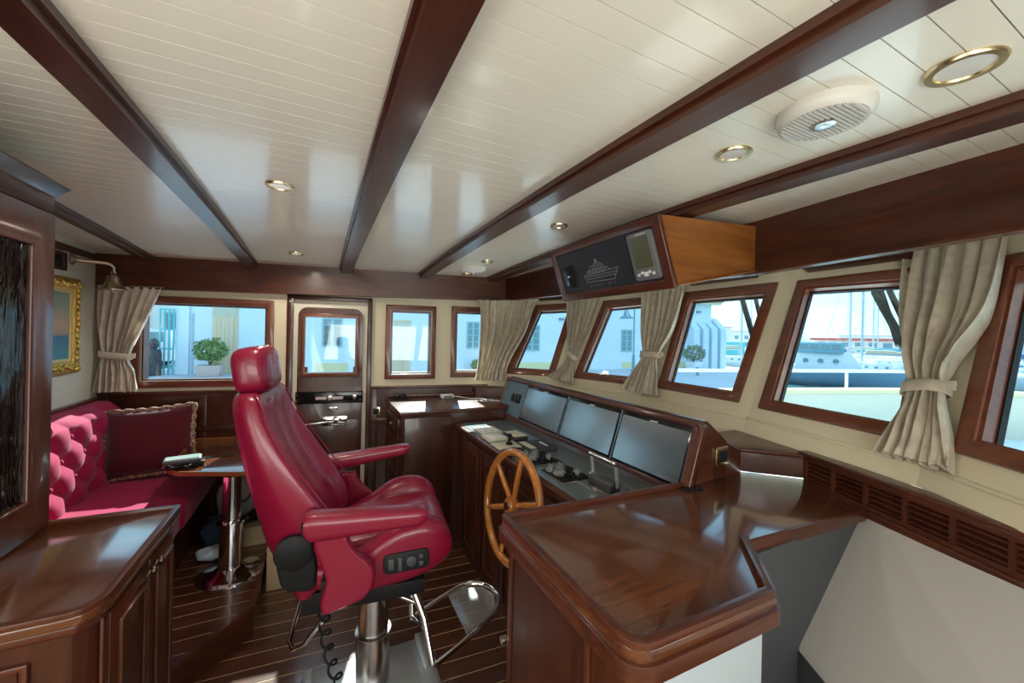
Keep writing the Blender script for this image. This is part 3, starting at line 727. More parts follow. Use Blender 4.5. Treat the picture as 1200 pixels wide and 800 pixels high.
for z0, z1 in ((.80, .96), (.56, .78), (.10, .54)):
    d = MB().box(.528, .541, 2.93, 3.48, z0, z1).build('drawer', MAHD['Y'], fc, bevel=.003)
    MB().ell((.520, 3.2, (z0 + z1) / 2), .010, .012, .012, 10, 6).build('knob', BRONZE, d, smooth=True)
MB().prism([V(1.30, 3.36, .985), V(1.62, 3.16, .985), V(1.64, 3.19, .985), V(1.30, 3.46, .985)], (0, 0, .13)).build('corner_panel', MAHD['X'], fc)
MB().prism([V(1.255, 3.44, 1.105), V(1.62, 3.14, 1.105), V(1.66, 3.19, 1.105), V(1.27, 3.48, 1.105)], (0, 0, .022)).build('corner_cap', MAH['X'], fc, bevel=.005)
ch = thing('charger', (1.03, 3.36, 1.03), 'small white charger box on top of the corner cabinet', 'charger')
MB().box(.975, 1.085, 3.33, 3.41, 1.031, 1.062).build('body', WHITE, ch, bevel=.006)
MB().box(.99, 1.07, 3.327, 3.331, 1.037, 1.054).build('vent_face', MIDG, ch)
tag(MB().tube([catmull([V(1.085, 3.36, 1.045), V(1.14, 3.34, 1.037), V(1.20, 3.24, 1.036), V(1.27, 3.22, 1.036), V(1.33, 3.10, 1.036), V(1.38, 3.02, 1.040), V(1.43, 3.0, 1.05)], k / 30) for k in range(31)], .004, 8).build('cable', WHITE, smooth=True), 'thin white cable running from the charger to the console', 'cable')
st = thing('handset_cradle', (.64, 3.47, 1.03), 'low black handset cradle at the back left corner of the corner cabinet top', 'cradle')
MB().box(.575, .70, 3.43, 3.50, 1.031, 1.046).build('base', BLACK, st, bevel=.005)
for x in (.595, .635, .675): MB().ell((x, 3.465, 1.052), .014, .022, .014, 10, 6).build('pod', BLACKG, st, smooth=True)
ky = thing('keys', (.66, 3.03, 1.03), 'little bunch of dark keys lying in the sunny patch on the corner cabinet', 'keys')
MB().tube([V(.655 + .018 * math.cos(a), 3.04 + .018 * math.sin(a), 1.034) for a in [2 * PI * k / 16 for k in range(16)]], .002, 6, True).build('ring', STEEL, ky, smooth=True)
for a in (.2, 1.0, 5.6):
    d = V(math.cos(a), math.sin(a), 0); nn = V(-d.y, d.x, 0); c = V(.655, 3.04, 1.031) + d * .018
    MB().prism([c - nn * .007, c + d * .05 - nn * .004, c + d * .05 + nn * .004, c + nn * .007], (0, 0, .003)).build('key', BRONZE, ky)
wsw = thing('brass_switch', tuple(P(.452, .87, .0)), 'small square brass switch plate on the dark panel between door and corner cabinet', 'switch')
Fw = (P(.455, .912, .0125), FD[1], FD[2], FD[3])
MB().prism([Fw[0] + Fw[1] * a + Fw[3] * c for a, c in rrect(.072, .072, .008)], Fw[2] * .006).build('plate', BRASS, wsw, bevel=.002)
MB().fbox(Fw, -.022, .022, .005, .010, -.024, .024).build('rocker', BLACK, wsw, bevel=.002)

# --- overhead instrument box
ob = thing('overhead_box', (1.5, 1.58, 2.0), 'varnished mahogany box hung under the ceiling with a tilted black instrument face', 'instrument box')
def ozt(y): return zc(y) + .002
y0, y1 = 1.18, 2.0
MB().hexa([V(1.372, y0, 1.836), V(1.90, y0, 1.945), V(1.90, y0, 2.16), V(1.262, y0, 2.118)], [V(1.372, y1, 1.836), V(1.83, y1, 1.945), V(1.83, y1, 2.16), V(1.262, y1, 2.118)]).build('case', MAHO, ob)
du = V(-.105, 0, .29).normalized(); dnn = V(-du.z, 0, du.x); hh = .312
FO = (V(1.360, 0, 1.826), V(0, 1, 0), dnn, du)
def Oq(a0, a1, c0, c1, b): return [FO[0] + FO[1] * a + FO[3] * c + FO[2] * b for a, c in ((a0, c0), (a1, c0), (a1, c1), (a0, c1))]
MB().ring(Oq(y0 - .012, y1 + .012, -.006, hh, 0), Oq(y0 + .035, y1 - .030, .040, hh - .040, 0), dnn * .022).build('face_frame', MAH['Y'], ob, bevel=.005, seg=3)
MB().prism(Oq(y0 + .03, y1 - .025, .035, hh - .035, 0), dnn * .012).build('face_panel', PANEL, ob)
MB().hexa([V(1.368, y0 - .010, 1.826), V(1.90, y0 - .010, 1.936), V(1.90, y0 + .012, 1.936), V(1.368, y0 + .012, 1.826)], [V(1.368, y0 - .010, 1.838), V(1.90, y0 - .010, 1.948), V(1.90, y0 + .012, 1.948), V(1.368, y0 + .012, 1.838)]).build('bottom_molding', MAHO, ob, bevel=.004)
LINE = M('white_print', (.34, .34, .34), .5)
def OP(a, c, b=.0125): return FO[0] + FO[1] * a + FO[3] * c + FO[2] * b
shp = MB()
def ln(pts, w=.0012):
    for (a0, c0), (a1, c1) in zip(pts, pts[1:]):
        d = V(a1 - a0, c1 - c0, 0)
        if d.length < 1e-6: continue
        d.normalize(); n_ = (-d.y * w, d.x * w)
        shp.prism([OP(a0 - n_[0], c0 - n_[1]), OP(a1 - n_[0], c1 - n_[1]), OP(a1 + n_[0], c1 + n_[1]), OP(a0 + n_[0], c0 + n_[1])], dnn * .0006)
# engraved outline of a motor yacht
yy = lambda t: 1.755 - t * .275
ln([(yy(0), .125), (yy(.06), .085), (yy(.85), .080), (yy(1.0), .135), (yy(.55), .128), (yy(.10), .122), (yy(0), .125)])
ln([(yy(.05), .112), (yy(.95), .118)]); ln([(yy(.07), .100), (yy(.90), .104)])
ln([(yy(.12), .124), (yy(.14), .146), (yy(.72), .148), (yy(.78), .130)]); ln([(yy(.22), .148), (yy(.24), .166), (yy(.60), .168), (yy(.66), .148)])
ln([(yy(.36), .168), (yy(.38), .178), (yy(.54), .178), (yy(.58), .168)]); ln([(yy(.42), .178), (yy(.44), .205), (yy(.47), .178)]); ln([(yy(.40), .190), (yy(.50), .190)])
for t_ in (.18, .27, .36, .45, .54, .63): ln([(yy(t_), .130), (yy(t_) - .012, .130), (yy(t_) - .012, .141), (yy(t_), .141), (yy(t_), .130)])
for t_ in (.30, .38, .46, .54): ln([(yy(t_), .152), (yy(t_) - .010, .152), (yy(t_) - .010, .162)])
for k, t_ in enumerate((.12, .22, .29, .36, .46, .66, .72, .84)): ln([(yy(t_), .062), (yy(t_) - .006, .062)], .002)
shp.build('yacht_outline', LINE, ob)
pl = thing('plotter', tuple(OP(1.285, .07)), 'grey handheld style plotter with a greenish screen on the overhead black panel', 'plotter')
def Orr(ac, cc, w, h, r, b): return [OP(ac + a, cc + c, b) for a, c in rrect(w, h, r)]
MB().prism(Orr(1.290, .158, .145, .215, .014, .012), dnn * .022).build('case', MIDG, pl, bevel=.004)
MB().prism(Orr(1.290, .176, .100, .140, .004, .033), dnn * .002).build('screen', M('olive_lcd', (.10, .105, .055), .25), pl)
for k in range(5):
    a = 1.290 + (k - 2) * .022
    MB().prism(Orr(a, .082 + (.004 if k % 2 else -.004), .014 if k != 2 else .024, .013 if k != 2 else .02, .004, .033), dnn * .004).build('button', WHITE, pl)
MB().prism(Orr(1.275, .255, .06, .006, .001, .033), dnn * .001).build('maker_mark', M('mark_light', (.5, .5, .5), .4), pl)
sp = thing('wiper_control', tuple(OP(1.88, .12)), 'black control with a small lever on the left of the overhead black panel', 'control')
MB().prism(Orr(1.885, .135, .085, .105, .008, .012), dnn * .014).build('case', BLACKG, sp, bevel=.004)
MB().prism(Orr(1.868, .135, .030, .125, .004, .020), dnn * .014).build('bracket', BLACK, sp, bevel=.003)
MB().tube([OP(1.865, .14, .03), OP(1.82, .14, .045)], .008, 10).build('lever', BLACK, sp, smooth=True)
MB().ell(OP(1.845, .14, .050), .006, .006, .006, 8, 6).build('indicator', WHITE, sp, smooth=True)

# --- low cabinet in the left foreground
lc = thing('low_cabinet', (-.95, 1.65, 0), 'low mahogany cabinet in the left foreground with two panelled doors and a rimmed top', 'cabinet')
pts = [V(-.480, 1.965, 0), V(-1.42, 1.995, 0), V(-1.42, 1.318, 0), V(-.520, 1.318, 0), V(-.480, 1.362, 0)]
top = fillet(pts, [.02, 0, 0, .02, .02])
MB().prism([p + V(0, 0, .862) for p in top], (0, 0, .026)).build('top', COUNTER, lc, bevel=.004)
rim = [V(-1.42, 1.318, 0)] + fillet(pts, [.02, 0, 0, .02, .02])[8:] + [V(-.480, 1.955, 0), V(-.49, 1.965, 0), V(-.875, 1.979, 0)]
MB.build(band(rim, .020, .886, .901), 'rim', MAH['Y'], lc, bevel=.005)
MB.build(band([V(-1.42, 1.328, 0), V(-.528, 1.328, 0), V(-.490, 1.368, 0), V(-.490, 1.95, 0)], .03, .836, .864), 'edge_molding', MAH['Y'], lc, bevel=.008, seg=3)
body = fillet([V(-.505, 1.95, 0), V(-1.42, 1.98, 0), V(-1.42, 1.345, 0), V(-.55, 1.345, 0), V(-.505, 1.39, 0)], [0, 0, 0, .02, .02])
MB().prism(body, (0, 0, .84)).build('cabinet_body', MAHD['Z'], lc)
FL = (V(-.505, 0, 0), V(0, 1, 0), V(1, 0, 0), V(0, 0, 1))
for a0, a1, hy in ((1.425, 1.690, 1.67), (1.697, 1.935, 1.735)):
    d = MB().fbox(FL, a0, a1, .0, .010, .10, .822).build('door', MAH['Z'], lc, bevel=.003)
    frame_quad(FL, a0 + .04, a1 - .04, .15, .775, .016, .010, .022).build('panel_molding', MAH['Z'], d, bevel=.004)
    MB().fbox(FL, a0 + .055, a1 - .055, .009, .012, .165, .76).build('panel', MAHD['Z'], d)
    h = MB()
    s = 1 if a0 < 1.5 else -1
    h.ell((-.485, hy - .012, .795), .008, .020, .010, 10, 6); h.ell((-.483, hy + .014, .797), .008, .018, .009, 10, 6); h.ell((-.478, hy, .796), .012, .010, .012, 10, 6); h.tube([(-.483, hy - .03, .796), (-.474, hy - .008, .786), (-.474, hy + .008, .786), (-.483, hy + .03, .796)], .004, 8)
    h.build('ornate_handle', BRONZED, d, smooth=True)
MB().fbox(FL, 1.39, 1.42, .0, .008, .08, .83).build('pilaster', MAH['Z'], lc, bevel=.003)
FN = (V(0, 1.345, 0), V(1, 0, 0), V(0, -1, 0), V(0, 0, 1))
pn = MB().fbox(FN, -1.3, -.63, .0, .004, .10, .775).build('panel', MAHD['X'], lc)
frame_quad(FN, -1.32, -.61, .08, .79, .014, 0, .012).build('panel_molding', MAH['X'], pn, bevel=.004)

# --- tall glazed cabinet standing on it
uc = thing('glazed_cabinet', (-1.12, 1.52, .888), 'tall dark mahogany cabinet with a rippled glass door, standing on the low cabinet', 'cabinet')
X0 = -.872
MB().box(-1.425, X0, 1.955, 1.972, .888, 2.075).build('side_panel', MAHD['Z'], uc)
MB().box(-1.425, X0, 1.05, 1.068, .888, 2.075).build('side_panel', MAHD['Z'], uc)
MB().box(-1.425, -1.41, 1.06, 1.96, .888, 2.075).build('back_panel', MAHD['Z'], uc)
MB().box(-1.41, X0, 1.06, 1.96, .888, .905).build('bottom_panel', MAHD['Z'], uc)
MB().box(-1.41, X0, 1.06, 1.96, 2.02, 2.075).build('top_panel', MAHD['Z'], uc)
FU = (V(X0, 0, 0), V(0, 1, 0), V(1, 0, 0), V(0, 0, 1))
MB().fbox(FU, 1.05, 1.972, 0, .014, 1.995, 2.075).build('frieze', MAHD['Y'], uc, bevel=.003)
d = frame_quad(FU, 1.055, 1.966, .892, 1.990, .105, 0, .020).build('door', MAH['Z'], uc, bevel=.003)
Q = lambda a, c, b_: FU[0] + FU[1] * a + FU[3] * c + FU[2] * b_
MB().ring([Q(1.160, .997, .006), Q(1.861, .997, .006), Q(1.861, 1.885, .006), Q(1.160, 1.885, .006)], [Q(1.182, 1.019, .006), Q(1.839, 1.019, .006), Q(1.839, 1.863, .006), Q(1.182, 1.863, .006)], FU[2] * .02).build('glass_bead', MAH['Z'], d, bevel=.005)
def rip_glass():
    m = bpy.data.materials.new('rippled_glass'); m.use_nodes = True; nt = m.node_tree; N, L = nt.nodes, nt.links; N.clear()
    out = N.new('ShaderNodeOutputMaterial'); t = N.new('ShaderNodeBsdfTransparent'); t.inputs[0].default_value = (.20, .19, .15, 1)
    g = N.new('ShaderNodeBsdfGlossy'); g.inputs['Roughness'].default_value = .06
    tc = N.new('ShaderNodeTexCoord'); mp = N.new('ShaderNodeMapping'); mp.inputs['Scale'].default_value = (11, 11, 2.2)
    nz = N.new('ShaderNodeTexNoise'); nz.inputs['Scale'].default_value = 1; nz.inputs['Detail'].default_value = 3; nz.inputs['Distortion'].default_value = 1.5
    L.new(tc.outputs['Object'], mp.inputs[0]); L.new(mp.outputs[0], nz.inputs['Vector'])
    bp = N.new('ShaderNodeBump'); bp.inputs['Strength'].default_value = 1; bp.inputs['Distance'].default_value = .02; L.new(nz.outputs[0], bp.inputs['Height'])
    L.new(bp.outputs[0], g.inputs['Normal'])
    mx = N.new('ShaderNodeMixShader'); mx.inputs[0].default_value = .17
    L.new(t.outputs[0], mx.inputs[1]); L.new(g.outputs[0], mx.inputs[2]); L.new(mx.outputs[0], out.inputs[0]); return m
MB().fbox(FU, 1.17, 1.85, .006, .010, 1.005, 1.875).build('pane', rip_glass(), d)
for z in (1.20, 1.46, 1.70): MB().box(-1.40, -.93, 1.07, 1.95, z, z + .015).build('shelf', MAHD['Y'], uc)
MB().hexa([V(-1.425, 1.0, 2.055), V(X0 + .012, 1.0, 2.055), V(X0 + .012, 1.978, 2.055), V(-1.425, 1.978, 2.055)], [V(-1.425, 1.0, 2.100), V(X0 + .045, 1.0, 2.100), V(X0 + .045, 2.012, 2.100), V(-1.425, 2.012, 2.100)]).build('crown_molding', MAHD['Y'], uc, bevel=.006, seg=3)

# --- sofa with button-tufted back
so = thing('sofa', (-1.05, 2.9, .15), 'crimson velvet built-in sofa with a diamond-tufted back along the left wall', 'sofa')
MB().box(-1.42, -.74, 2.0, 3.72, .15, .42).build('plinth', MAHD['Y'], so)
def cushion(x0, x1, y0, y1, z0, z1, name, m_, par, r=.03):
    return MB().box(x0, x1, y0, y1, z0, z1).build(name, m_, par, bevel=r, seg=4)
cushion(-1.30, -.700, 1.99, 2.86, .42, .575, 'seat_cushion', VELVET, so)
cushion(-1.30, -.690, 2.865, 3.70, .42, .575, 'seat_cushion', VELVET, so)
rows = []; Y0, Y1, Z0, Z1 = 2.0, 3.755, .555, 1.072; NY, NZ = 150, 52; SY, SZ = .235, .235
btn = []
for i in range(NZ + 1):
    row = []; tz = i / NZ; z = Z0 + (Z1 - Z0) * tz
    for j in range(NY + 1):
        y = Y0 + (Y1 - Y0) * j / NY
        p, q_ = y / SY + (z - .60) / SZ, y / SY - (z - .60) / SZ
        pa_, pb_ = round(p), round(q_); best = 9
        for da in (-1, 0, 1):
            for db in (-1, 0, 1):
                A_, B_ = pa_ + da, pb_ + db; best = min(best, math.hypot((A_ + B_) / 2 * SY - y, .60 + (A_ - B_) / 2 * SZ - z))
        h = .018 * (1 - math.exp(-(best / .060) ** 2)) + .022 * (abs(math.sin(PI * p)) * abs(math.sin(PI * q_))) ** .6
        e = min(1, (Z1 - z) / .06) ; e = max(e, 0) ** .5
        fl_ = .045 * (1 - tz)
        row.append(V(-1.318 + (h + .012) * e + fl_ - .03 * (1 - e), y, z))
    rows.append(row)
rows = [[V(-1.42, p.y, p.z) for p in rows[0]]] + rows + [[V(-1.42, p.y, p.z + .004) for p in rows[-1]]]
sbk = MB().grid(rows).build('backrest', VELVET, so, smooth=True)
for a in range(8, 40):
    for b_ in range(-10, 40):
        y = (a + b_) / 2 * SY; z = .60 + (a - b_) / 2 * SZ
        if Y0 + .03 < y < Y1 - .03 and Z0 + .02 < z < Z1 - .05 and abs((a + b_) % 1) < .01:
            tz = (z - Z0) / (Z1 - Z0)
            MB().ell((-1.318 + .016 + .045 * (1 - tz), y, z), .008, .013, .013, 10, 6).build('button', VELVET, sbk, smooth=True)
# throw pillow with braided edge
tp = thing('throw_pillow', (-1.04, 3.50, .575), 'dark red throw pillow with a braided edge, leaning in the sofa corner', 'pillow')
def pillow(FR, w, h, t, name, m_, par):
    O, x, y, z = FR; n = 22
    for_s = []
    def th(u, v): return t * max(0, (1 - abs(u) ** 2.6)) ** .5 * max(0, (1 - abs(v) ** 2.6)) ** .5
    def edge(u, v): return 1 - .05 * (1 - abs(v)) * abs(u), 1 - .05 * (1 - abs(u)) * abs(v)
    b = MB()
    for s in (-1, 1):
        rows = []
        for i in range(n + 1):
            v = -1 + 2 * i / n; row = []
            for j in range(n + 1):
                u = -1 + 2 * j / n
                row.append(O + x * (u * w / 2 * (1 - .06 * (1 - v * v))) + z * (v * h / 2 * (1 - .06 * (1 - u * u))) + y * (s * th(u, v)))
            rows.append(row)
        b.grid(rows)
    o = b.build(name, m_, par, smooth=True)
    path = []
    for k in range(4 * n):
        q_, r_ = divmod(k, n); s = -1 + 2 * r_ / n
        u, v = ((s, -1), (1, s), (-s, 1), (-1, -s))[q_]
        path.append(O + x * (u * w / 2 * (1 - .06 * (1 - v * v))) + z * (v * h / 2 * (1 - .06 * (1 - u * u))))
    return o, path
tilt = math.radians(14)
FP = (V(-1.035, 3.50, .815), V(1, -.06, .07).normalized(), V(.05, -math.cos(tilt), math.sin(tilt)).normalized(), V(-.06, math.sin(tilt), math.cos(tilt)).normalized())
o, path = pillow(FP, .50, .46, .085, 'cover', VELVETD, tp)
MB().tube(path, [.017 + .006 * math.sin(k * 2.1) for k in range(len(path))], 8, True).build('braid', BRAID, tp, smooth=True)

# --- dinette table
tb = thing('dinette_table', (-.46, 3.2, .15), 'small varnished dinette table on a chrome pedestal in front of the sofa', 'table')
tp_ = fillet([V(-.10, 2.775, 0), V(-.10, 3.60, 0), V(-.83, 3.70, 0), V(-.80, 2.98, 0), V(-.735, 2.895, 0), V(-.39, 2.745, 0)], [.04, 0, 0, .03, .03, .03])
MB().prism([p + V(0, 0, .735) for p in tp_], (0, 0, .024)).build('tabletop', COUNTER, tb, bevel=.005)
MB.build(band(tp_, -.010, .737, .764, True), 'edge_rim', MAHO, tb, bevel=.003)
MB().cyl((-.45, 2.80, .17), (-.45, 2.80, .47), .060, 28).build('outer_tube', CHROME, tb, smooth=True)
MB().cyl((-.45, 2.80, .46), (-.45, 2.80, .735), .047, 28).build('inner_tube', CHROME, tb, smooth=True)
MB().lathe([(.062, 0), (.072, .004), (.072, .016), (.050, .02)], (-.45, 2.80, .452), 28).build('collar', CHROME, tb, smooth=True)
MB().ell((-.372, 2.80, .462), .014, .010, .012, 10, 6).build('clamp_knob', BLACK, tb, smooth=True)
MB().lathe([(.172, .0), (.170, .008), (.150, .020), (.085, .034), (.062, .050)], (-.45, 2.80, .1502), 36).build('base', CHROME, tb, smooth=True)
dv = thing('device_stack', (-.74, 2.97, .765), 'black handheld device with an antenna lying on the near corner of the dinette table', 'device')
Fd = (V(-.735, 2.985, .7645), V(.97, .18, 0).normalized(), V(-.18, .97, 0).normalized(), V(0, 0, 1))
MB().fbox(Fd, -.085, .095, -.05, .055, .026, .052).build('body', DARKG, dv, bevel=.008)
MB().fbox(Fd, -.075, .085, -.04, .045, .052, .055).build('top_face', M('greenish_grey_plastic', (.22, .27, .25), .3), dv)
MB().fbox(Fd, -.05, .11, -.03, .04, .0, .026).build('cradle', BLACK, dv, bevel=.006)
MB().tube([Fd[0] + Fd[1] * .09 + Fd[3] * .035, Fd[0] + Fd[1] * .26 - Fd[2] * .02 + Fd[3] * .03], .006, 8).build('antenna', BLACK, dv, smooth=True)
gl_ = thing('sunglasses', (-.745, 2.93, .765), 'small pair of sunglasses under the edge of the black device on the table', 'glasses')
for s in (-1, 1):
    MB().ell((-.745 + s * .034, 2.925, .778), .028, .006, .014, 12, 6).build('lens', BLACKG, gl_, smooth=True)
    MB().tube([(-.745 + s * .06, 2.925, .783), (-.745 + s * .062, 3.0, .777)], .003, 6).build('temple', WHITE, gl_, smooth=True)
MB().tube([(-.755, 2.922, .782), (-.735, 2.922, .782)], .003, 6).build('bridge', STEEL, gl_, smooth=True)

# --- things stowed under the table
def lump(c, rx, ry, rz, seed, n=18, m=12):
    rnd = random.Random(seed); ph_ = [rnd.uniform(0, 6) for _ in range(6)]; b = MB(); rows = []
    for i in range(m + 1):
        t = -PI / 2 + PI * min(max(i / m, .01), .99)
        row = []
        for k in range(n):
            a = 2 * PI * k / n; w = 1 + .10 * math.sin(3 * a + ph_[0] + 2 * t) + .07 * math.sin(5 * a + ph_[1] - 3 * t)
            row.append(V(c[0] + rx * w * math.cos(t) ** .7 * math.cos(a), c[1] + ry * w * math.cos(t) ** .7 * math.sin(a), max(c[2] + rz * w * math.sin(t) * (1 + .1 * math.sin(2 * a + ph_[2])), c[2] - rz * .98)))
        rows.append(row)
    return b.loft(rows)
PZ = .1505
bag = thing('canvas_bag', (-.57, 3.42, PZ), 'slumped pale grey canvas bag under the dinette table', 'bag')
lump((-.46, 3.46, PZ + .20), .19, .11, .20, 3).build('body', M('grey_canvas', (.42, .40, .37), .85, bump=(40, .3, .004)), bag, smooth=True)
MB().tube([catmull([V(-.55, 3.36, PZ + .30), V(-.51, 3.33, PZ + .24), V(-.45, 3.33, PZ + .23), V(-.40, 3.36, PZ + .31)], k / 12) for k in range(13)], .008, 8).build('strap', M('dark_strap', (.10, .10, .11), .8), bag, smooth=True)
bg2 = lump((-.575, 3.22, PZ + .09), .10, .10, .09, 5).build('blue_bag', M('dark_blue_cloth', (.03, .05, .09), .8), smooth=True)
tag(bg2, 'small dark blue bag on the platform under the table, beside its leg', 'bag')
bg3 = lump((-.585, 3.03, PZ + .035), .09, .06, .035, 8).build('plastic_pouch', M('pale_blue_plastic', (.42, .52, .58), .3), smooth=True)
tag(bg3, 'pale blue plastic pouch lying on the platform behind the table leg', 'pouch')
for i, (x, y) in enumerate(((-.335, 3.20), (-.30, 3.30))):
    sh = thing('shoe', (x, y, PZ + .125), ('black shoe on the cardboard box behind the table leg', 'second black shoe, partly behind the first one on the cardboard box')[i], 'shoe', 'black shoes')
    lump((x, y, PZ + .165), .095, .04, .035, 20 + i).build('upper', BLACK, sh, smooth=True)
    MB().box(x - .10, x + .09, y - .036, y + .036, PZ + .125, PZ + .137).build('sole', DARKG, sh, bevel=.005)
def carton(x0, x1, y0, y1, z0, z1, lab):
    t = thing('cardboard_box', ((x0 + x1) / 2, (y0 + y1) / 2, z0), lab, 'box')
    MB().box(x0, x1, y0, y1, z0, z1).build('body', CARD, t, bevel=.002)
    MB().box(x0 - .002, x1 + .002, y0 - .002, y1 + .002, z1 - .012, z1 + .002).build('lid', CARD, t, bevel=.002)
    MB().box((x0 + x1) / 2 - .02, (x0 + x1) / 2 + .02, y0 - .003, y1 + .003, z1 + .0022, z1 + .003).build('tape', M('parcel_tape', (.50, .38, .22), .3), t)
CARD = M('cardboard', (.46, .33, .19), .8)
carton(-.43, -.29, 3.10, 3.40, PZ, PZ + .12, 'low cardboard box on the platform behind the table leg')
carton(-.265, -.10, 2.78, 3.05, .001, .26, 'cardboard box on the deck planks between platform and helm chair')
pw = lump((-.20, 2.92, .335), .07, .12, .07, 12).build('beige_cloth', M('beige_cloth', (.55, .47, .36), .9), smooth=True)
tag(pw, 'folded beige cloth on top of the cardboard box beside the helm chair', 'cloth')

# --- left wall: painting, vent, bell
pa = thing('painting', (-1.425, 3.22, 1.28), 'small seascape painting in an ornate gilt frame on the left wall', 'painting')
FPn = (V(-1.429, 0, 0), V(0, 1, 0), V(1, 0, 0), V(0, 0, 1))
def pq(a0, a1, c0, c1, b_): O, x, y, z = FPn; return [O + x * a + z * c + y * b_ for a, c in ((a0, c0), (a1, c0), (a1, c1), (a0, c1))]
MB().ring(pq(2.88, 3.535, 1.298, 1.902, 0), pq(2.955, 3.460, 1.373, 1.827, 0), V(.022, 0, 0)).build('frame', GOLD, pa, bevel=.008, seg=3)
MB().ring(pq(2.945, 3.470, 1.363, 1.837, 0), pq(2.975, 3.440, 1.393, 1.807, 0), V(.012, 0, 0)).build('liner', M('pale_gilt', (.70, .56, .28), .4, .5), pa, bevel=.003)
ob_ = MB(); rnd = random.Random(4)
for k in range(34):
    s = k / 34 * 2 * (.58 + .53)
    for a, c in ((2.917, None), (3.497, None)):
        if k < 16: ob_.ell((-1.404, a + rnd.uniform(-.012, .012), 1.32 + k * .0365), .010, .016, .020, 8, 5)
    if k < 18:
        for c in (1.335, 1.865): ob_.ell((-1.404, 2.90 + k * .036, c + rnd.uniform(-.012, .012)), .010, .020, .016, 8, 5)
tag(ob_.build('carved_leaves', GOLD, pa, smooth=True), kind='stuff')
def painting_mat():
    m, nt, b = new_mat('seascape'); N, L = nt.nodes, nt.links
    tc = N.new('ShaderNodeTexCoord'); sp = N.new('ShaderNodeSeparateXYZ'); L.new(tc.outputs['Generated'], sp.inputs[0])
    nz = N.new('ShaderNodeTexNoise'); nz.inputs['Scale'].default_value = 6; L.new(tc.outputs['Generated'], nz.inputs['Vector'])
    ad = N.new('ShaderNodeMath'); ad.operation = 'MULTIPLY_ADD'; ad.inputs[1].default_value = .10
    L.new(nz.outputs[0], ad.inputs[0]); L.new(sp.outputs['Z'], ad.inputs[2])
    r = N.new('ShaderNodeValToRGB'); L.new(ad.outputs[0], r.inputs[0]); e = r.color_ramp.elements
    e[0].position = 0; e[0].color = (.05, .22, .27, 1); e[1].position = 1; e[1].color = (.20, .28, .22, 1)
    for p_, c_ in ((.18, (.05, .24, .34, 1)), (.40, (.04, .17, .30, 1)), (.44, (.40, .30, .24, 1)), (.58, (.52, .36, .24, 1)), (.78, (.32, .33, .25, 1))):
        q_ = e.new(p_); q_.color = c_
    L.new(r.outputs[0], b.inputs['Base Color']); b.inputs['Roughness'].default_value = .4; return m
MB().fbox(FPn, 2.96, 3.455, .001, .006, 1.378, 1.822).build('canvas', painting_mat(), pa)
vt = thing('wall_vent', (-1.425, 3.20, 1.94), 'small mahogany framed louvre vent high on the left wall above the painting', 'vent')
MB().ring(pq(3.0, 3.385, 1.938, 2.050, 0), pq(3.03, 3.345, 1.962, 2.028, 0), V(.018, 0, 0)).build('frame', MAHD['Y'], vt, bevel=.003)
MB().fbox(FPn, 3.03, 3.345, .001, .003, 1.96, 2.03).build('backing', BLACK, vt)
for k in range(4):
    z = 1.968 + k * .0155
    MB().hexa([V(-1.426, 3.03, z + .006), V(-1.414, 3.03, z), V(-1.414, 3.345, z), V(-1.426, 3.345, z + .006)], [V(-1.426, 3.03, z + .009), V(-1.414, 3.03, z + .003), V(-1.414, 3.345, z + .003), V(-1.426, 3.345, z + .009)]).build('slat', DARKG, vt)
be = thing('ship_bell', (-1.26, 3.60, 1.9), 'old brass ship bell hanging from a curved bracket on the left wall', 'bell')
MB().lathe([(.034, 0), (.036, .006), (.022, .012), (.012, .03)], (-1.43, 3.47, 2.025), 20, (V(0, 0, 0), V(0, 1, 0), V(0, 0, 1), V(1, 0, 0))).build('wall_plate', BRONZE, be, smooth=True)
bx_, by_ = -1.255, 3.54
MB().tube([catmull([V(-1.42, 3.47, 2.022), V(-1.34, 3.505, 2.022), V(-1.28, 3.53, 2.020), V(bx_, by_, 2.0), V(bx_, by_, 1.965)], k / 20) for k in range(21)], [.013 - .005 * k / 20 for k in range(21)], 10).build('bracket', BRONZE, be, smooth=True)
MB().tube([V(bx_ + .012 * math.cos(a), by_, 1.962 + .012 * math.sin(a)) for a in [2 * PI * k / 12 for k in range(12)]], .004, 8, True).build('hanger', BRONZE, be, smooth=True)
MB().lathe([(.006, .0), (.026, -.004), (.032, -.012), (.036, -.040), (.044, -.065), (.064, -.088), (.074, -.098), (.074, -.104), (.060, -.098), (.036, -.06), (.030, -.012)], (bx_, by_, 1.950), 28).build('bell_body', BRONZE, be, smooth=True)
MB().tube([(bx_, by_, 1.94), (bx_, by_, 1.85)], .003, 6).build('clapper_rod', BRONZE, be)
MB().ell((bx_, by_, 1.842), .012, .012, .016, 10, 8).build('clapper', BRONZE, be, smooth=True)

# --- deckhead lights and speakers
def downlight(x, y, r, lab, watt):
    if watt:
        lamp = light('ceiling_lamp', 'SPOT', (x, y, zc(y) - .02), watt, (1.0, .90, .76), (0, 0, -1))
        lamp.data.spot_size = math.radians(172); lamp.data.spot_blend = .6; lamp.data.shadow_soft_size = .035
    t = thing('ceiling_light', (x, y, zc(y)), lab, 'ceiling light', 'recessed brass ceiling lights')
    z = zc(y)
    MB().lathe([(r * .70, .0), (r * .74, -.007), (r * .95, -.008), (r, -.003), (r, .003), (r * .70, .003)], (x, y, z), 32).build('ring', BRASS, t, smooth=True)
    MB().lathe([(r * .72, -.003), (r * .5, -.004), (.002, -.005)], (x, y, z), 24).build('lens', LENS if watt else LENS0, t, smooth=True)
LENS = M('lit_frosted_lens', (.62, .60, .56), .35, emit=((1, .94, .84), .35)); LENS0 = M('frosted_lens', (.62, .60, .56), .35)
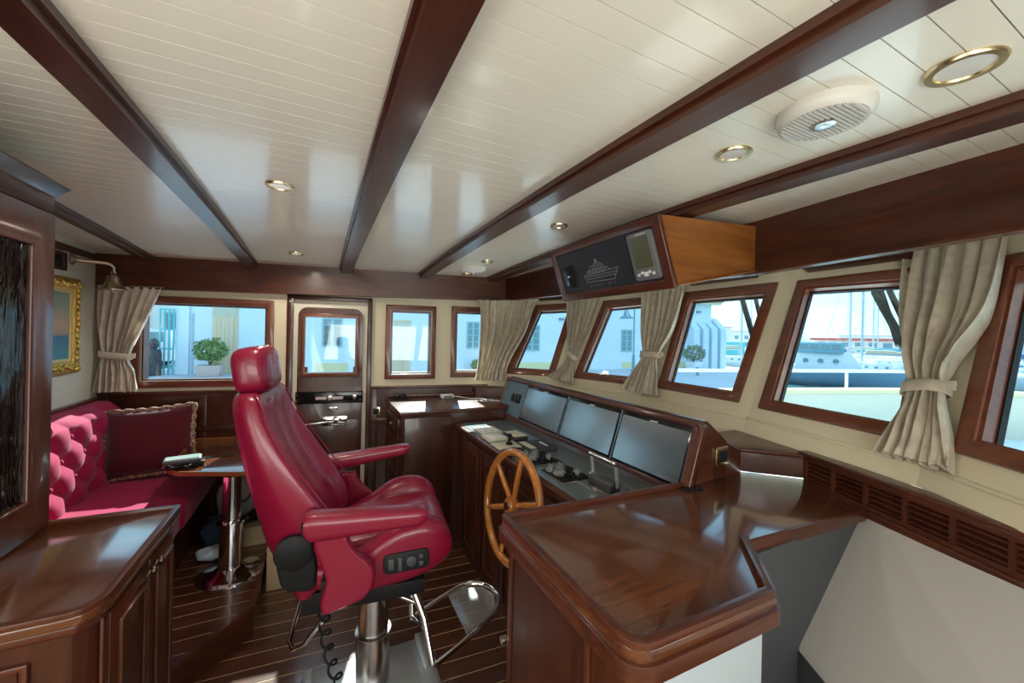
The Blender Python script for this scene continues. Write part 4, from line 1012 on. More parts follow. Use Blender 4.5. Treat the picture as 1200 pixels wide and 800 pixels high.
for x, y, r, l, wt in ((-.156, 1.82, .052, 'brass ceiling light between the left two long beams, nearer one', 19),
                   (-.163, 3.145, .048, 'brass ceiling light between the left two long beams, close to the door wall', 19),
                   (1.114, 1.724, .046, 'brass ceiling light just left of the overhead instrument box', 0),
                   (1.138, .779, .052, 'smaller-looking brass ceiling light to the left of the round speaker', 0),
                   (1.17, .307, .060, 'largest brass ceiling light, at the right edge beyond the round speaker', 0),
                   (1.135, 2.751, .046, 'far brass ceiling light beside the white dome, on its near side', 0),
                   (1.166, 3.30, .046, 'farthest brass ceiling light, between the white dome and the corner', 0)):
    downlight(x, y, r, l, wt)
sk_ = thing('ceiling_speaker', (1.115, .53, zc(.53)), 'round white ribbed speaker on the ceiling between two brass lights', 'speaker')
sx_, sy_, sz_ = 1.112, .527, zc(.527)
MB().lathe([(.100, .003), (.101, -.012), (.096, -.026), (.086, -.032), (.080, -.030), (.002, -.030)], (sx_, sy_, sz_), 40).build('housing', M('off_white_plastic', (.70, .68, .62), .45), sk_, smooth=True)
for k in range(-8, 9):
    yv = k * .0095; w_ = math.sqrt(max(0, .086 ** 2 - yv * yv))
    MB().box(sx_ - w_, sx_ + w_, sy_ + yv - .0026, sy_ + yv + .0026, sz_ - .035, sz_ - .029).build('grille_bar', M('grille_grey', (.55, .53, .49), .5) if k == -8 else bpy.data.materials['grille_grey'], sk_)
MB().lathe([(.026, -.030), (.026, -.038), (.018, -.040), (.002, -.037)], (sx_, sy_, sz_), 20).build('tweeter', STEEL, sk_, smooth=True)
dm = thing('ceiling_dome', (1.13, 3.02, zc(3.02)), 'flat white round dome on the ceiling near the far right corner', 'detector')
MB().lathe([(.105, .002), (.104, -.012), (.085, -.030), (.03, -.042), (.002, -.043)], (1.13, 3.03, zc(3.03)), 30).build('dome', M('dome_white', (.80, .79, .74), .35), dm, smooth=True)
MB().lathe([(.012, -.040), (.010, -.050), (.002, -.051)], (1.13, 3.03, zc(3.03)), 12).build('sensor', STEEL, dm, smooth=True)

# --- helm chair
YC = 1.85
hc = thing('helm_chair', (.25, 1.87, 0), 'red leather helm chair with armrests and high headrest on a steel pedestal', 'chair')
def sgn(v): return (v > 0) - (v < 0)
# backrest: stacked cross-sections (z, rear x, bolster front x, half width, recess)
BK = [(.560, -.035, .040, .200, .00), (.620, -.065, .085, .222, .015), (.700, -.105, .150, .240, .060), (.780, -.140, .175, .252, .100), (.870, -.165, .150, .262, .125),
      (.960, -.188, .090, .266, .125), (1.060, -.212, .020, .264, .105), (1.160, -.232, -.048, .256, .076), (1.250, -.248, -.100, .244, .045), (1.310, -.256, -.125, .232, .025),
      (1.345, -.252, -.145, .214, .010), (1.362, -.236, -.168, .180, .0)]
BKZ = [k[0] for k in BK]
def bk(z):
    for a, c in zip(BK, BK[1:]):
        if z <= c[0]:
            t = (z - a[0]) / (c[0] - a[0]); return [lerp(x, y, t) for x, y in zip(a, c)]
    return list(BK[-1])
def smooth_bk(t): return [catmull([k[i] for k in BK], t) for i in range(5)]
rows = []
NB = 44
for i in range(NB + 1):
    z, xr, xf, hw, rc = smooth_bk(i / NB); row = []
    d = xf - xr
    # rear side, from near to far, then bolster front with a dished centre
    for k in range(13):                        # rear: rounded
        u = -1 + 2 * k / 12
        row.append(V(xr + d * .42 * abs(u) ** 4.5, YC + hw * u * (1 - .02 * abs(u)), z))
    for k in range(1, 5):
        t = k / 5; row.append(V(xr + d * (.42 + .50 * t), YC + hw * (.98 + .04 * math.sin(PI * t)), z))
    for k in range(21):
        u = 1 - 2 * k / 20; a = abs(u)
        ins = 0 if a > .92 else rc * (1 - (a / .92) ** 2) ** .5 if a > .60 else rc * (1 - (.60 / .92) ** 2) ** .5 + .012 * (1 - ((a - .3) / .3) ** 2) * (1 if rc > .02 else 0) * -1
        edge = (1 - ((a - .80) / .20) ** 2 * .10 if a > .8 else 1)
        row.append(V(xr + (d - ins) * edge, YC + hw * u * .98, z))
    for k in range(1, 5):
        t = 1 - k / 5; row.append(V(xr + d * (.42 + .50 * t), YC - hw * (.98 + .04 * math.sin(PI * t)), z))
    rows.append(row)
MB().loft(rows).build('backrest', REDL, hc, smooth=True, sub=1)
# piping along both bolster edges
for s in (-1, 1):
    pth = []
    for i in range(4, NB - 1):
        z, xr, xf, hw, rc = smooth_bk(i / NB); pth.append(V(xr + (xf - xr) * .955, YC + s * hw * .985, z))
    MB().tube(pth, .003, 6).build('piping', REDL, hc, smooth=True)
# headrest
FHd = (V(-.190, YC, 1.470), V(math.cos(.16), 0, math.sin(.16)), V(0, 1, 0), V(-math.sin(.16), 0, math.cos(.16)))
MB().ell(FHd[0], .066, .150, .094, 28, 18, .52, FHd).build('headrest', REDL, hc, smooth=True)
for s in (-1, 1): MB().cyl((-.200, YC + s * .06, 1.33), (-.192, YC + s * .06, 1.42), .008, 10).build('headrest_post', BLACK, hc, smooth=True)
# seat: cushion and side bolsters
rows = []
ST_ = [(-.02, .70, .60), (.06, .745, .60), (.16, .765, .605), (.28, .775, .615), (.38, .785, .63), (.46, .785, .655), (.515, .765, .68), (.535, .735, .705)]
for t in [k / 26 for k in range(27)]:
    x, zt, zb = [catmull([k[i] for k in ST_], t) for i in range(3)]
    hw = .19; row = []
    for a, c in rrect(2 * hw, zt - zb, min(.03, (zt - zb) * .45), 4): row.append(V(x, YC + a, (zt + zb) / 2 + c - .012 * math.cos(a / hw * PI / 2) * (1 if c > 0 else 0)))
    rows.append(row)
MB().loft(rows).build('seat_cushion', REDL, hc, smooth=True)
for s in (-1, 1):
    rows = []
    SB_ = [(.02, .715, .615, .04), (.10, .722, .598, .055), (.20, .772, .580, .062), (.30, .832, .586, .064), (.40, .848, .602, .064), (.47, .828, .632, .060), (.515, .785, .668, .048), (.528, .735, .700, .03)]
    for t in [k / 26 for k in range(27)]:
        x, zt, zb, w = [catmull([k[i] for k in SB_], t) for i in range(4)]
        cy = YC + s * .228; row = []
        for a, c in rrect(2 * w, zt - zb, min(w, (zt - zb) * .5) * .92, 5):
            row.append(V(x, cy + a + s * .012 * c / .1, (zt + zb) / 2 + c))
        rows.append(row)
    MB().loft(rows).build('seat_bolster', REDL, hc, smooth=True)
# control plate on the near bolster
FCp = (V(.340, YC - .296, .706), V(.999, .0, .03).normalized(), V(0, -1, .12).normalized(), V(-.03, .12, 1).normalized())
cp = MB().prism([FCp[0] + FCp[1] * a + FCp[3] * c - FCp[2] * .012 for a, c in rrect(.175, .074, .020)], FCp[2] * .022).build('control_plate', BLACK, hc, bevel=.005)
for a, c, w, h in ((-.058, 0, .022, .04), (-.025, -.004, .016, .05), (.055, .012, .018, .018), (.055, -.014, .018, .018)):
    MB().prism([FCp[0] + FCp[1] * (a + p) + FCp[3] * (c + q) + FCp[2] * .009 for p, q in rrect(w, h, .004)], FCp[2] * .007).build('button', DARKG, cp, bevel=.002)
MB().lathe([(.020, .009), (.019, .018), (.012, .020), (.002, .020)], FCp[0] + FCp[1] * .018, 18, (V(0, 0, 0), FCp[1], FCp[3], FCp[2])).build('button', DARKG, cp, smooth=True)
# armrests
def armrest(x0, x1, yc, zr, zf, hr, hf, w):
    rows = []; n = 22
    for i in range(n + 1):
        t = i / n; x = lerp(x0, x1, t); e = 1 - max(0, (t - .93) / .07) ** 2 * .55; e *= 1 - max(0, (.05 - t) / .05) ** 2 * .35
        h = lerp(hr, hf, t) * e; z = lerp(zr, zf, t) - h / 2 - (lerp(hr, hf, t) - h) * .3
        rows.append([V(x, yc + a, z + c) for a, c in rrect(w * (.6 + .4 * e), h, min(h, w) * .36, 5)])
    return MB().loft(rows)
armrest(-.035, .390, YC - .335, .958, .928, .102, .060, .092).build('armrest', REDL, hc, smooth=True)
armrest(-.06, .375, YC + .345, .955, .990, .085, .050, .080).build('armrest', REDL, hc, smooth=True)
# side shields under the armrests
sh_ = [(-.005, .855), (.105, .865), (.125, .815), (.155, .785), (.195, .755), (.205, .712), (.198, .640), (.030, .600), (.022, .612), (.035, .665), (.018, .745)]
for s in (-1, 1):
    y_ = YC + s * .335
    rows = []; LE = [.030, .020, .026, .036, .026, .012, -.002, -.005]; RE = [.165, .196, .204, .200, .176, .140, .118, .106]
    for k in range(29):
        t = k / 28; xl, xr_ = catmull(LE, t), catmull(RE, t); z = lerp(.598, .866, t); sl = .022 * (1 - t)
        ed = 1 - .55 * max(0, abs(t - .5) * 2 - .93) / .07
        rows.append([V((xl + xr_) / 2 + p, y_ + q * ed, z + sl * (p / .09)) for p, q in rrect(xr_ - xl, .042, .016, 4)])
    MB().loft(rows).build('side_shield', REDL, hc, smooth=True)
    MB().box(.02, .14, min(y_, y_ - s * .12), max(y_, y_ - s * .12), .64, .70).build('shield_bracket', BLACK, hc, bevel=.004)
# recliner with round cover on the near side
MB().prism(fillet([V(-.140, YC - .275, .785), V(-.030, YC - .275, .785), V(-.005, YC - .275, .690), V(-.010, YC - .275, .585), V(-.120, YC - .275, .600), V(-.142, YC - .275, .70)], [.05, .04, .03, .03, .04, .03]), (0, .05, 0)).build('recliner_housing', BLACK, hc, bevel=.012, seg=3)
MB().lathe([(.064, .0), (.064, .016), (.056, .022), (.002, .022)], (-.082, YC - .275, .748), 30, (V(0, 0, 0), V(1, 0, 0), V(0, 0, 1), V(0, -1, 0))).build('recliner_cover', BLACK, hc, smooth=True)
MB().box(-.06, -.045, YC - .29, YC - .26, .80, .85).build('recliner_lever', BLACK, hc, bevel=.004)
# suspension and pedestal
MB().box(.10, .40, YC - .25, YC + .25, .530, .590).build('seat_carrier', BLACK, hc, bevel=.006)
MB().box(-.06, .09, YC - .20, YC + .20, .50, .58).build('slide_block', BLACK, hc, bevel=.006)
MB().cyl((.245, 1.86, .11), (.245, 1.86, .57), .066, 36).build('upper_column', STEEL, hc, smooth=True)
MB().cyl((.245, 1.86, .02), (.245, 1.86, .24), .074, 36).build('lower_column', STEEL, hc, smooth=True)
MB().lathe([(.077, .0), (.079, .004), (.079, .008), (.066, .012)], (.245, 1.86, .24), 36).build('collar', STEEL, hc, smooth=True)
MB().box(-.02, .53, 1.72, 2.02, .0005, .012).build('base_plate', ALU, hc, bevel=.003)
MB().box(.47, .51, 1.66, 2.02, .012, .040).build('base_rail', ALU, hc, bevel=.004)
MB().box(-.04, .0, 1.72, 2.02, .012, .030).build('base_rail', ALU, hc, bevel=.004)
# folding chrome footrest
fr = MB().tube([catmull([V(.415, 1.80, .29), V(.55, 1.86, .295), V(.69, 1.905, .30), V(.79, 1.87, .30), V(.825, 1.78, .30), V(.79, 1.69, .30), V(.68, 1.61, .298), V(.55, 1.545, .296), V(.435, 1.495, .294)], k / 48) for k in range(49)], .0125, 12).build('footrest_hoop', CHROME, hc, smooth=True)
MB().prism([V(.600, 1.865, .290), V(.69, 1.895, .290), V(.78, 1.86, .290), V(.812, 1.78, .290), V(.78, 1.69, .290), V(.68, 1.620, .290), V(.600, 1.580, .290)], (0, 0, .006)).build('footrest_plate', ACRYL, hc)
for a, c in (((.36, 1.66, .565), (.425, 1.505, .292)), ((.37, 1.80, .565), (.405, 1.79, .292))):
    a, c = Vector(a), Vector(c); MB().tube([a, lerp(a, c, .5) + V(.015, 0, 0), c], .014, 12).build('footrest_strut', CHROME, hc, smooth=True)
MB().tube([V(.405, 1.80, .30), V(.43, 1.65, .33), V(.432, 1.50, .30)], .012, 10).build('footrest_hinge', CHROME, hc, smooth=True)
MB().tube([V(.27, 1.72, .50), V(.42, 1.66, .43)], .010, 10).build('footrest_stay', STEEL, hc, smooth=True)
# slide release loop at the back
MB().tube([V(.0, 1.92, .45), V(-.05, 1.90, .44), V(-.085, 1.77, .36), V(-.072, 1.74, .345), V(-.03, 1.72, .37), V(.03, 1.70, .46)], .009, 10).build('release_loop', CHROME, hc, smooth=True)
co_ = [V(.03, 1.70, .52)]
N_ = 220
for k in range(N_ + 1):
    t = k / N_; c = catmull([V(.035, 1.70, .50), V(.045, 1.685, .40), V(.075, 1.68, .26), V(.13, 1.70, .12), V(.175, 1.73, .03)], t); a = t * 2 * PI * 9
    co_.append(c + V(math.cos(a) * .019, 0, math.sin(a) * .010) + V(0, math.sin(a) * .017, 0))
MB().tube(co_, .005, 6).build('coiled_cable', BLACK, hc, smooth=True)

for o in list(hc.children):
    n_ = o.name.split('.')[0]
    if n_ not in ('upper_column', 'lower_column', 'collar', 'base_plate', 'base_rail', 'footrest_hoop', 'footrest_plate', 'footrest_strut', 'footrest_hinge', 'footrest_stay', 'coiled_cable', 'release_loop'):
        o.rotation_euler.z = math.radians(-7)
        o.location.x += {'backrest': -.025, 'piping': -.025, 'headrest': -.038, 'headrest_post': -.038, 'seat_cushion': .022, 'seat_bolster': .022, 'control_plate': .022}.get(n_, .042)
        if n_ == 'headrest': o.location.z -= .030
        if n_.startswith('recliner'): o.location.x += .004; o.location.z += .045
# ================================================================== CURTAINS
def curtain(rows, folds, amp, tie, lab, mat_, seed=1, header=.02, hem=.02, group=None):
    """rows: (left point, right point) from the rail to the hem; tie: row index of the tie-back or None"""
    rnd = random.Random(seed); L = [V(*a) for a, _ in rows]; Rr = [V(*b) for _, b in rows]
    w = (Rr[0] - L[0]).normalized(); dn_ = (L[-1] - L[0] + Rr[-1] - Rr[0]).normalized(); nn = w.cross(dn_).normalized()
    mid = (L[0] + Rr[0]) / 2
    if nn.dot(V(0, 1.0, 1.6) - mid) < 0: nn = -nn
    NU, NV = folds * 12, 56; n = len(rows) - 1
    phs = [rnd.uniform(-.5, .5) for _ in range(folds + 2)]; ams = [rnd.uniform(.65, 1.25) for _ in range(folds + 2)]
    tv = tie / n if tie is not None else -9
    G = []
    for i in range(NV + 1):
        v = i / NV; a, b = catmull(L, v), catmull(Rr, v); row = []
        g = math.exp(-((v - tv) / .10) ** 2)
        for j in range(NU + 1):
            u = j / NU; x = u * folds; k = int(min(x, folds - 1e-6)); am = lerp(ams[k], ams[k + 1], x - k)
            uu = u + .25 / folds * math.sin(2 * PI * (x + .3 * math.sin(3 * v + phs[k] * 2))) * (.45 + .3 * v)
            uu = min(max(uu, 0), 1)
            A = amp * am * (1 - .45 * g) * (.55 + .6 * min(1, v * 4))
            off = A * math.cos(2 * PI * (x + .18 * math.sin(4 * v + k))) + .35 * A * math.cos(4 * PI * x + 5 * v)
            p = a + (b - a) * uu + nn * off
            if i == NV: p = p + dn_ * (.006 * math.sin(7 * x + seed))
            row.append(p)
        G.append(row)
    t = thing('curtain', tuple((L[-1] + Rr[-1]) / 2), lab, 'curtain', group)
    MB().grid(G).build('drape', mat_, t, smooth=True, solid=.0025)
    rail = MB().tube([L[0] - w * .01 - dn_ * .004 + nn * .01, Rr[0] + w * .01 - dn_ * .004 + nn * .01], .006, 8).build('curtain_rail', STEEL, t, smooth=True)
    if tie is not None:
        a, b = L[tie], Rr[tie]; c = (a + b) / 2; hw = (b - a).length / 2 + .010; e = (b - a).normalized(); dd = nn.cross(e).normalized()
        if dd.dot(dn_) < 0: dd = -dd
        dep = amp * 1.15 + .012; R = []
        for s in (-.022, .0, .022):
            R.append([c + e * (hw * math.copysign(abs(math.cos(q)) ** .7, math.cos(q))) + nn * (dep * math.sin(q)) + dd * (s + .006 * math.cos(q)) for q in [2 * PI * k / 36 for k in range(36)]])
        MB().grid(R, True).build('tie_band', mat_, t, smooth=True, solid=.004)
        MB().hexa([b - e * .006 + nn * (dep * .3) + dd * z for z in (-.02, .02)] + [b + e * .03 + nn * .0 + dd * z for z in (.014, -.022)], [b - e * .006 + nn * (dep * .3 + .006) + dd * z for z in (-.02, .02)] + [b + e * .03 + nn * .006 + dd * z for z in (.014, -.022)]).build('tie_tab', mat_, t)
    return t
curtain([((-1.406, 3.768, 1.885), (-1.045, 3.718, 1.893)), ((-1.408, 3.768, 1.614), (-1.137, 3.730, 1.622)), ((-1.395, 3.766, 1.402), (-1.228, 3.743, 1.391)), ((-1.412, 3.766, 1.251), (-1.195, 3.738, 1.28)), ((-1.424, 3.768, 1.130), (-1.183, 3.736, 1.137))],
        7, .026, 2, 'pale tied-back curtain hanging below the ship bell in the left corner', LINENP, 3)
curtain([((1.297, 3.326, 1.915), (1.828, 3.202, 1.935)), ((1.31, 3.323, 1.64), (1.729, 3.225, 1.627)), ((1.301, 3.325, 1.382), (1.59, 3.257, 1.369)), ((1.27, 3.332, 1.183), (1.546, 3.268, 1.178))],
        7, .034, None, 'wide beige curtain drawn across the far right corner, without a tie-back', LINEN, 5)
curtain([((2.12, 3.105, 1.985), (2.285, 2.808, 1.985)), ((2.033, 2.967, 1.666), (2.135, 2.784, 1.668)), ((1.971, 2.868, 1.452), (1.995, 2.784, 1.412)), ((1.896, 2.871, 1.317), (1.962, 2.759, 1.325)), ((1.816, 2.938, 1.237), (1.925, 2.703, 1.201))],
        6, .022, 2, 'beige tied-back curtain behind the left monitor, left of the overhead box', LINEN, 8)
curtain([((2.283, 2.293, 1.985), (2.345, 1.932, 2.03)), ((2.209, 2.227, 1.648), (2.254, 1.948, 1.68)), ((2.168, 2.18, 1.474), (2.19, 2.029, 1.482)), ((2.126, 2.221, 1.343), (2.16, 2.009, 1.362)), ((2.082, 2.279, 1.208), (2.12, 1.972, 1.2))],
        7, .024, 2, 'beige tied-back curtain hanging directly below the overhead instrument box', LINEN, 11)
curtain([((2.40, .795, 2.03), (2.228, .463, 2.02)), ((2.214, .743, 1.734), (2.074, .466, 1.728)), ((2.096, .695, 1.566), (2.004, .523, 1.554)), ((1.990, .652, 1.42), (1.955, .540, 1.45)), ((1.922, .666, 1.284), (1.857, .496, 1.317)), ((1.881, .691, 1.189), (1.788, .469, 1.205))],
        6, .026, 3, 'large beige tied-back curtain at the right, above the louvred vent', LINEN, 14)
# dark blind cassettes above the windscreen panes
for i, lab in ((0, 'dark blind box above the leftmost raked window beside the corner curtain'), (2, 'dark blind box above the middle raked window, right of the overhead box'), (3, 'dark blind box above the raked window left of the large right curtain')):
    q = FW[i]; e = (q[2] - q[3]); el = e.length; e = e.normalized(); nn = (q[2] - q[0]).cross(q[3] - q[1]).normalized()
    if nn.x > 0: nn = -nn
    upv = (q[3] - q[0]).normalized()
    t = thing('blind_box', tuple((q[2] + q[3]) / 2 + upv * .04), lab, 'blind')
    Fb = (q[3] + upv * .045 + nn * .012, e, nn, nn.cross(e).normalized())
    if Fb[3].z < 0: Fb = (Fb[0], Fb[1], Fb[2], -Fb[3])
    MB().fbox(Fb, .06 * el, .80 * el, -.01, .045, .0, .038).build('cassette', MAHD['Y'], t, bevel=.004)
    MB().fbox(Fb, .06 * el, .80 * el, .046, .050, .0, .010).build('lip', MAH['Y'], t)

# ================================================================== OUTSIDE
FACW = M('pale_blue_render', (.70, .80, .86), .9, noise=(1.2, .4, (.64, .75, .82)))
FACB = M('buttress_render', (.60, .73, .82), .9)
YEL = M('yellow_plinth_paint', (.74, .66, .38), .9)
SHUT = M('green_shutter_paint', (.30, .50, .50), .7)
PINE = wood('weathered_door_wood', (.60, .46, .30), (.78, .64, .46), 'Z', rough=.7, coat=0, scale=.4)
PAVE = M('quay_paving', (.50, .54, .56), .9, noise=(.8, .3, (.42, .46, .49)))
WATER = M('harbour_water', (.06, .17, .19), .08, bump=(1.1, .5, .25))
LEAF = M('leaf_green', (.20, .32, .08), .6, noise=(30, .3, (.09, .18, .04)))
LEAF2 = M('grey_green_leaf', (.27, .33, .20), .7, noise=(30, .3, (.13, .18, .10)))
BARK = M('bark', (.16, .11, .07), .9)
TURQ = M('turquoise_paint', (.10, .48, .52), .5)
DGLASS = M('far_window_glass', (.16, .28, .32), .1)
GEL = M('white_gelcoat', (.74, .78, .80), .3)
BULW = M('cream_bulwark_paint', (.62, .61, .50), .4)
MAST = M('mast_aluminium', (.45, .52, .56), .4, .3)
structure(MB().box(-300, 600, -300, 500, -1.7, -1.5).build('water', WATER))
structure(MB().prism([V(-40, 5.2, -2), V(8, 5.2, -2), V(14, 7.6, -2), V(18, 10, -2), V(27, 16, -2), V(27.6, 30, -2), V(-40, 45, -2)], (0, 0, 1.65)).build('ground_quay', PAVE))
xd = V(1, -.105, 0).normalized(); FE = (V(0, 20.5, 0), xd, V(xd.y, -xd.x, 0), V(0, 0, 1))
ku = 1 / xd.x
GZ = -.35
fa = thing('quay_building', (9, 20, GZ), 'long pale blue building on the quay with yellow plinth patches, seen through the windows', 'building')
MB().fbox(FE, -5.45 * ku, 24.2 * ku, -8, 0, GZ, 4.15).build('wall', FACW, fa)
MB().hexa([FE[0] + FE[1] * a + FE[2] * b_ + FE[3] * 4.15 for a, b_ in ((-5.9, .5), (24.9, .5), (24.9, -8.4), (-5.9, -8.4))], [FE[0] + FE[1] * a + FE[2] * b_ + FE[3] * z for a, b_, z in ((-5.9, .5, 4.27), (24.9, .5, 4.27), (24.9, -4, 5.6), (-5.9, -4, 5.6))]).build('roof', M('clay_roof', (.50, .36, .26), .9), fa)
MB().fbox(FE, -5.0, 21.0, -7.5, -3.2, 4.2, 11.0).build('shade_block', FACW, fa)  # unseen block added above the eaves to shade the quay
MB().fbox(FE, -5.8, 24.8, 0, .42, 4.0, 4.15).build('eaves', M('eaves_cream', (.72, .68, .50), .8), fa)
for k in range(4):                                                    # stepped buttresses at the corner
    a = 22.3 + k * .78
    MB().hexa([FE[0] + FE[1] * u + FE[2] * w + FE[3] * GZ for u, w in ((a, -.3), (a + .50, -.3), (a + .50, .55), (a, .55))], [FE[0] + FE[1] * u + FE[2] * w + FE[3] * z for u, w, z in ((a, -.3, 3.1), (a + .50, -.3, 3.1), (a + .50, .55, 2.3), (a, .55, 2.3))]).build('buttress', FACB, fa)
MB().hexa([FE[0] + FE[1] * u + FE[2] * w + FE[3] * GZ for u, w in ((24.3, -6), (25.4, -6), (25.4, -.2), (24.3, -.2))], [FE[0] + FE[1] * u + FE[2] * w + FE[3] * z for u, w, z in ((24.3, -6, 3.9), (24.35, -6, 3.9), (24.35, -.2, 3.9), (24.3, -.2, 3.9))]).build('sloping_end_wall', FACB, fa)
for a0, a1 in ((-.15, 1.25), (5.0, 6.3), (9.3, 14.7), (17.0, 17.9), (20.6, 22.2)):
    MB().fbox(FE, a0 * ku, a1 * ku, 0, .03, GZ + .06, .10).build('plinth_panel', YEL, fa)
MB().fbox(FE, -5.45 * ku, -5.0 * ku, 0, .10, GZ, 4.0).build('pilaster', FACW, fa)
MB().fbox(FE, -4.92 * ku, -4.86 * ku, 0, .04, GZ, 2.25).build('downpipe', M('pipe_blue_grey', (.40, .52, .58), .6), fa)
for a0, a1, zt in ((-4.20, -3.25, 2.62), (3.30, 4.17, 2.26)):
    d = MB().fbox(FE, a0 * ku, a1 * ku, .001, .03, GZ, zt).build('door', PINE, fa)
    MB().fbox(FE, a0 * ku + .06, a1 * ku - .06, .03, .05, zt - .48, zt - .07).build('transom', M('stained_transom', (.55, .52, .40), .5), d)
    n_ = 6
    for k in range(n_):
        w_ = (a1 - a0) * ku / n_; MB().fbox(FE, a0 * ku + k * w_ + .012, a0 * ku + (k + 1) * w_ - .012, .03, .045, GZ + .03, zt - .55).build('board', PINE, d)
def far_window(a0, a1, z0, z1, bars=False):
    w_ = MB().fbox(FE, a0 * ku, a1 * ku, .001, .05, z0, z1).build('window', SHUT, fa); m_ = (a0 + a1) / 2 * ku
    for s0, s1 in ((a0 * ku + .07, m_ - .06), (m_ + .06, a1 * ku - .07)):
        MB().fbox(FE, s0, s1, .05, .06, z0 + .08, z1 - .08).build('pane', DGLASS, w_)
        for k in range(1, 4): MB().fbox(FE, s0, s1, .06, .075, z0 + (z1 - z0) * k / 4 - .02, z0 + (z1 - z0) * k / 4 + .02).build('glazing_bar', SHUT, w_)
        if bars:
            for k in range(1, 4): MB().fbox(FE, s0 + (s1 - s0) * k / 4 - .012, s0 + (s1 - s0) * k / 4 + .012, .075, .09, z0 + .05, z1 - .4).build('bar', DARKG, w_)
for a in ((.09, .97, .88, 2.26, True), (7.05, 7.75, .86, 2.30), (10.39, 11.32, .75, 2.24), (16.87, 17.67, .74, 2.14), (-2.1, -1.6, 1.1, 1.9)): far_window(*a)
for a, z in ((12.6, 2.55), (18.6, 2.2), (23.0, 3.4)): MB().fbox(FE, a, a + .3, 0, .15, z, z + .14).build('wall_lamp', DGLASS, fa)

def leaves(name, c, rx, ry, rz, n, size, mat_, par, seed=1, hollow=.55):
    rnd = random.Random(seed); b = MB()
    for _ in range(n):
        while True:
            p = V(rnd.uniform(-1, 1), rnd.uniform(-1, 1), rnd.uniform(-1, 1))
            if hollow < p.length < 1: break
        lump_ = 1 + .22 * math.sin(5 * p.x + seed) * math.sin(4 * p.y + 2) * math.cos(4 * p.z)
        q = V(c[0] + p.x * rx * lump_, c[1] + p.y * ry * lump_, c[2] + p.z * rz * lump_)
        d = V(rnd.gauss(0, 1), rnd.gauss(0, 1), rnd.gauss(0, .6)).normalized(); e = d.orthogonal().normalized(); e = (Matrix.Rotation(rnd.uniform(0, 6.3), 3, d) @ e); f_ = d.cross(e)
        s = size * rnd.uniform(.7, 1.3)
        b.add([q - e * s, q - f_ * s * .45, q + e * s, q + f_ * s * .45], [(0, 1, 2), (0, 2, 3)])
    o = b.build(name, mat_, par); o['kind'] = 'stuff'; return o
def potted(x, y, lab, pot, crown, mat_, leafm, seed):
    t = thing('potted_tree', (x, y, GZ), lab, 'plant'); w, h = pot
    MB().hexa([V(x + a * w * .42, y + c * w * .42, GZ) for a, c in ((-1, -1), (1, -1), (1, 1), (-1, 1))], [V(x + a * w * .5, y + c * w * .5, GZ + h) for a, c in ((-1, -1), (1, -1), (1, 1), (-1, 1))]).build('planter', mat_, t, bevel=.02)
    for k in range(3):
        a = k * 2.1; MB().tube([V(x, y, GZ + h - .05), V(x + .08 * math.cos(a), y + .08 * math.sin(a), GZ + h + .25), V(x + .3 * crown[0] * math.cos(a), y + .3 * crown[0] * math.sin(a), GZ + h + .5)], [.035, .028, .015], 7).build('trunk', BARK, t, smooth=True)
    leaves('foliage', (x, y, crown[2]), crown[0], crown[0], crown[1], crown[3], crown[4], leafm, t, seed)
potted(-4.05, 19.9, 'small round tree in a pinkish planter before the wooden door of the quay building', (.85, .45), (.60, .50, .72, 900, .075), M('pink_terracotta', (.60, .44, .40), .9), LEAF, 3)
potted(21.1, 16.8, 'grey-green shrub in a white planter near the buttressed corner of the quay building', (.75, .55), (.72, .50, .75, 700, .075), GEL, LEAF2, 5)
bu = thing('quay_bush', (7.75, 19.1, GZ), 'low green bush at the foot of the quay building, seen beside the corner curtain', 'bush')
leaves('foliage', (7.75, 19.15, -.02), .62, .4, .36, 700, .07, LEAF, bu, 9, .3)
MB().cyl((7.75, 19.15, GZ), (7.75, 19.15, 0), .05, 8).build('stem', BARK, bu)
lp = thing('street_lamp', (16.13, 16.85, GZ), 'slim blue-grey street lamp with a hanging bell lantern on the quay', 'street lamp')
LPM = M('lamp_post_paint', (.16, .27, .34), .5)
MB().tube([(16.13, 16.85, GZ), (16.13, 16.85, .6), (16.13, 16.85, .65), (16.13, 16.85, 3.55)], [.09, .08, .045, .035], 12).build('post', LPM, lp, smooth=True)
MB().lathe([(.13, 0), (.13, .12), (.09, .2)], (16.13, 16.85, GZ), 12).build('foot', LPM, lp, smooth=True)
MB().tube([catmull([V(16.13, 16.85, 2.75), V(15.85, 16.85, 2.80), V(15.6, 16.85, 3.15), V(15.5, 16.85, 3.35), V(15.45, 16.85, 3.10)], k / 14) for k in range(15)], .03, 8).build('bracket', LPM, lp, smooth=True)
MB().lathe([(.03, .42), (.07, .36), (.10, .16), (.34, .0), (.33, -.02), (.02, -.02)], (15.45, 16.85, 2.72), 18).build('lantern', LPM, lp, smooth=True)
bo = thing('bollard', (18.4, 14.4, GZ), 'short dark blue bollard on the quay edge before the white planter', 'bollard')
MB().lathe([(.10, 0), (.08, .06), (.07, .32), (.10, .38), (.09, .44), (.02, .46)], (18.4, 14.4, GZ), 14).build('post', LPM, bo, smooth=True)
cs = thing('stone_column', (-6.1, 20.6, GZ), 'dark speckled stone column with a small rounded head, at the left end of the quay', 'column')
DST = M('speckled_stone', (.085, .09, .095), .9, noise=(22, .12, (.03, .032, .035)))
MB().lathe([(.30, 0), (.32, .1), (.31, .9), (.28, 1.05), (.10, 1.10)], (-6.1, 20.6, GZ), 14).build('shaft', DST, cs, smooth=True)
MB().ell((-6.05, 20.6, GZ + 1.28), .17, .17, .24, 12, 8).build('head', DST, cs, smooth=True)
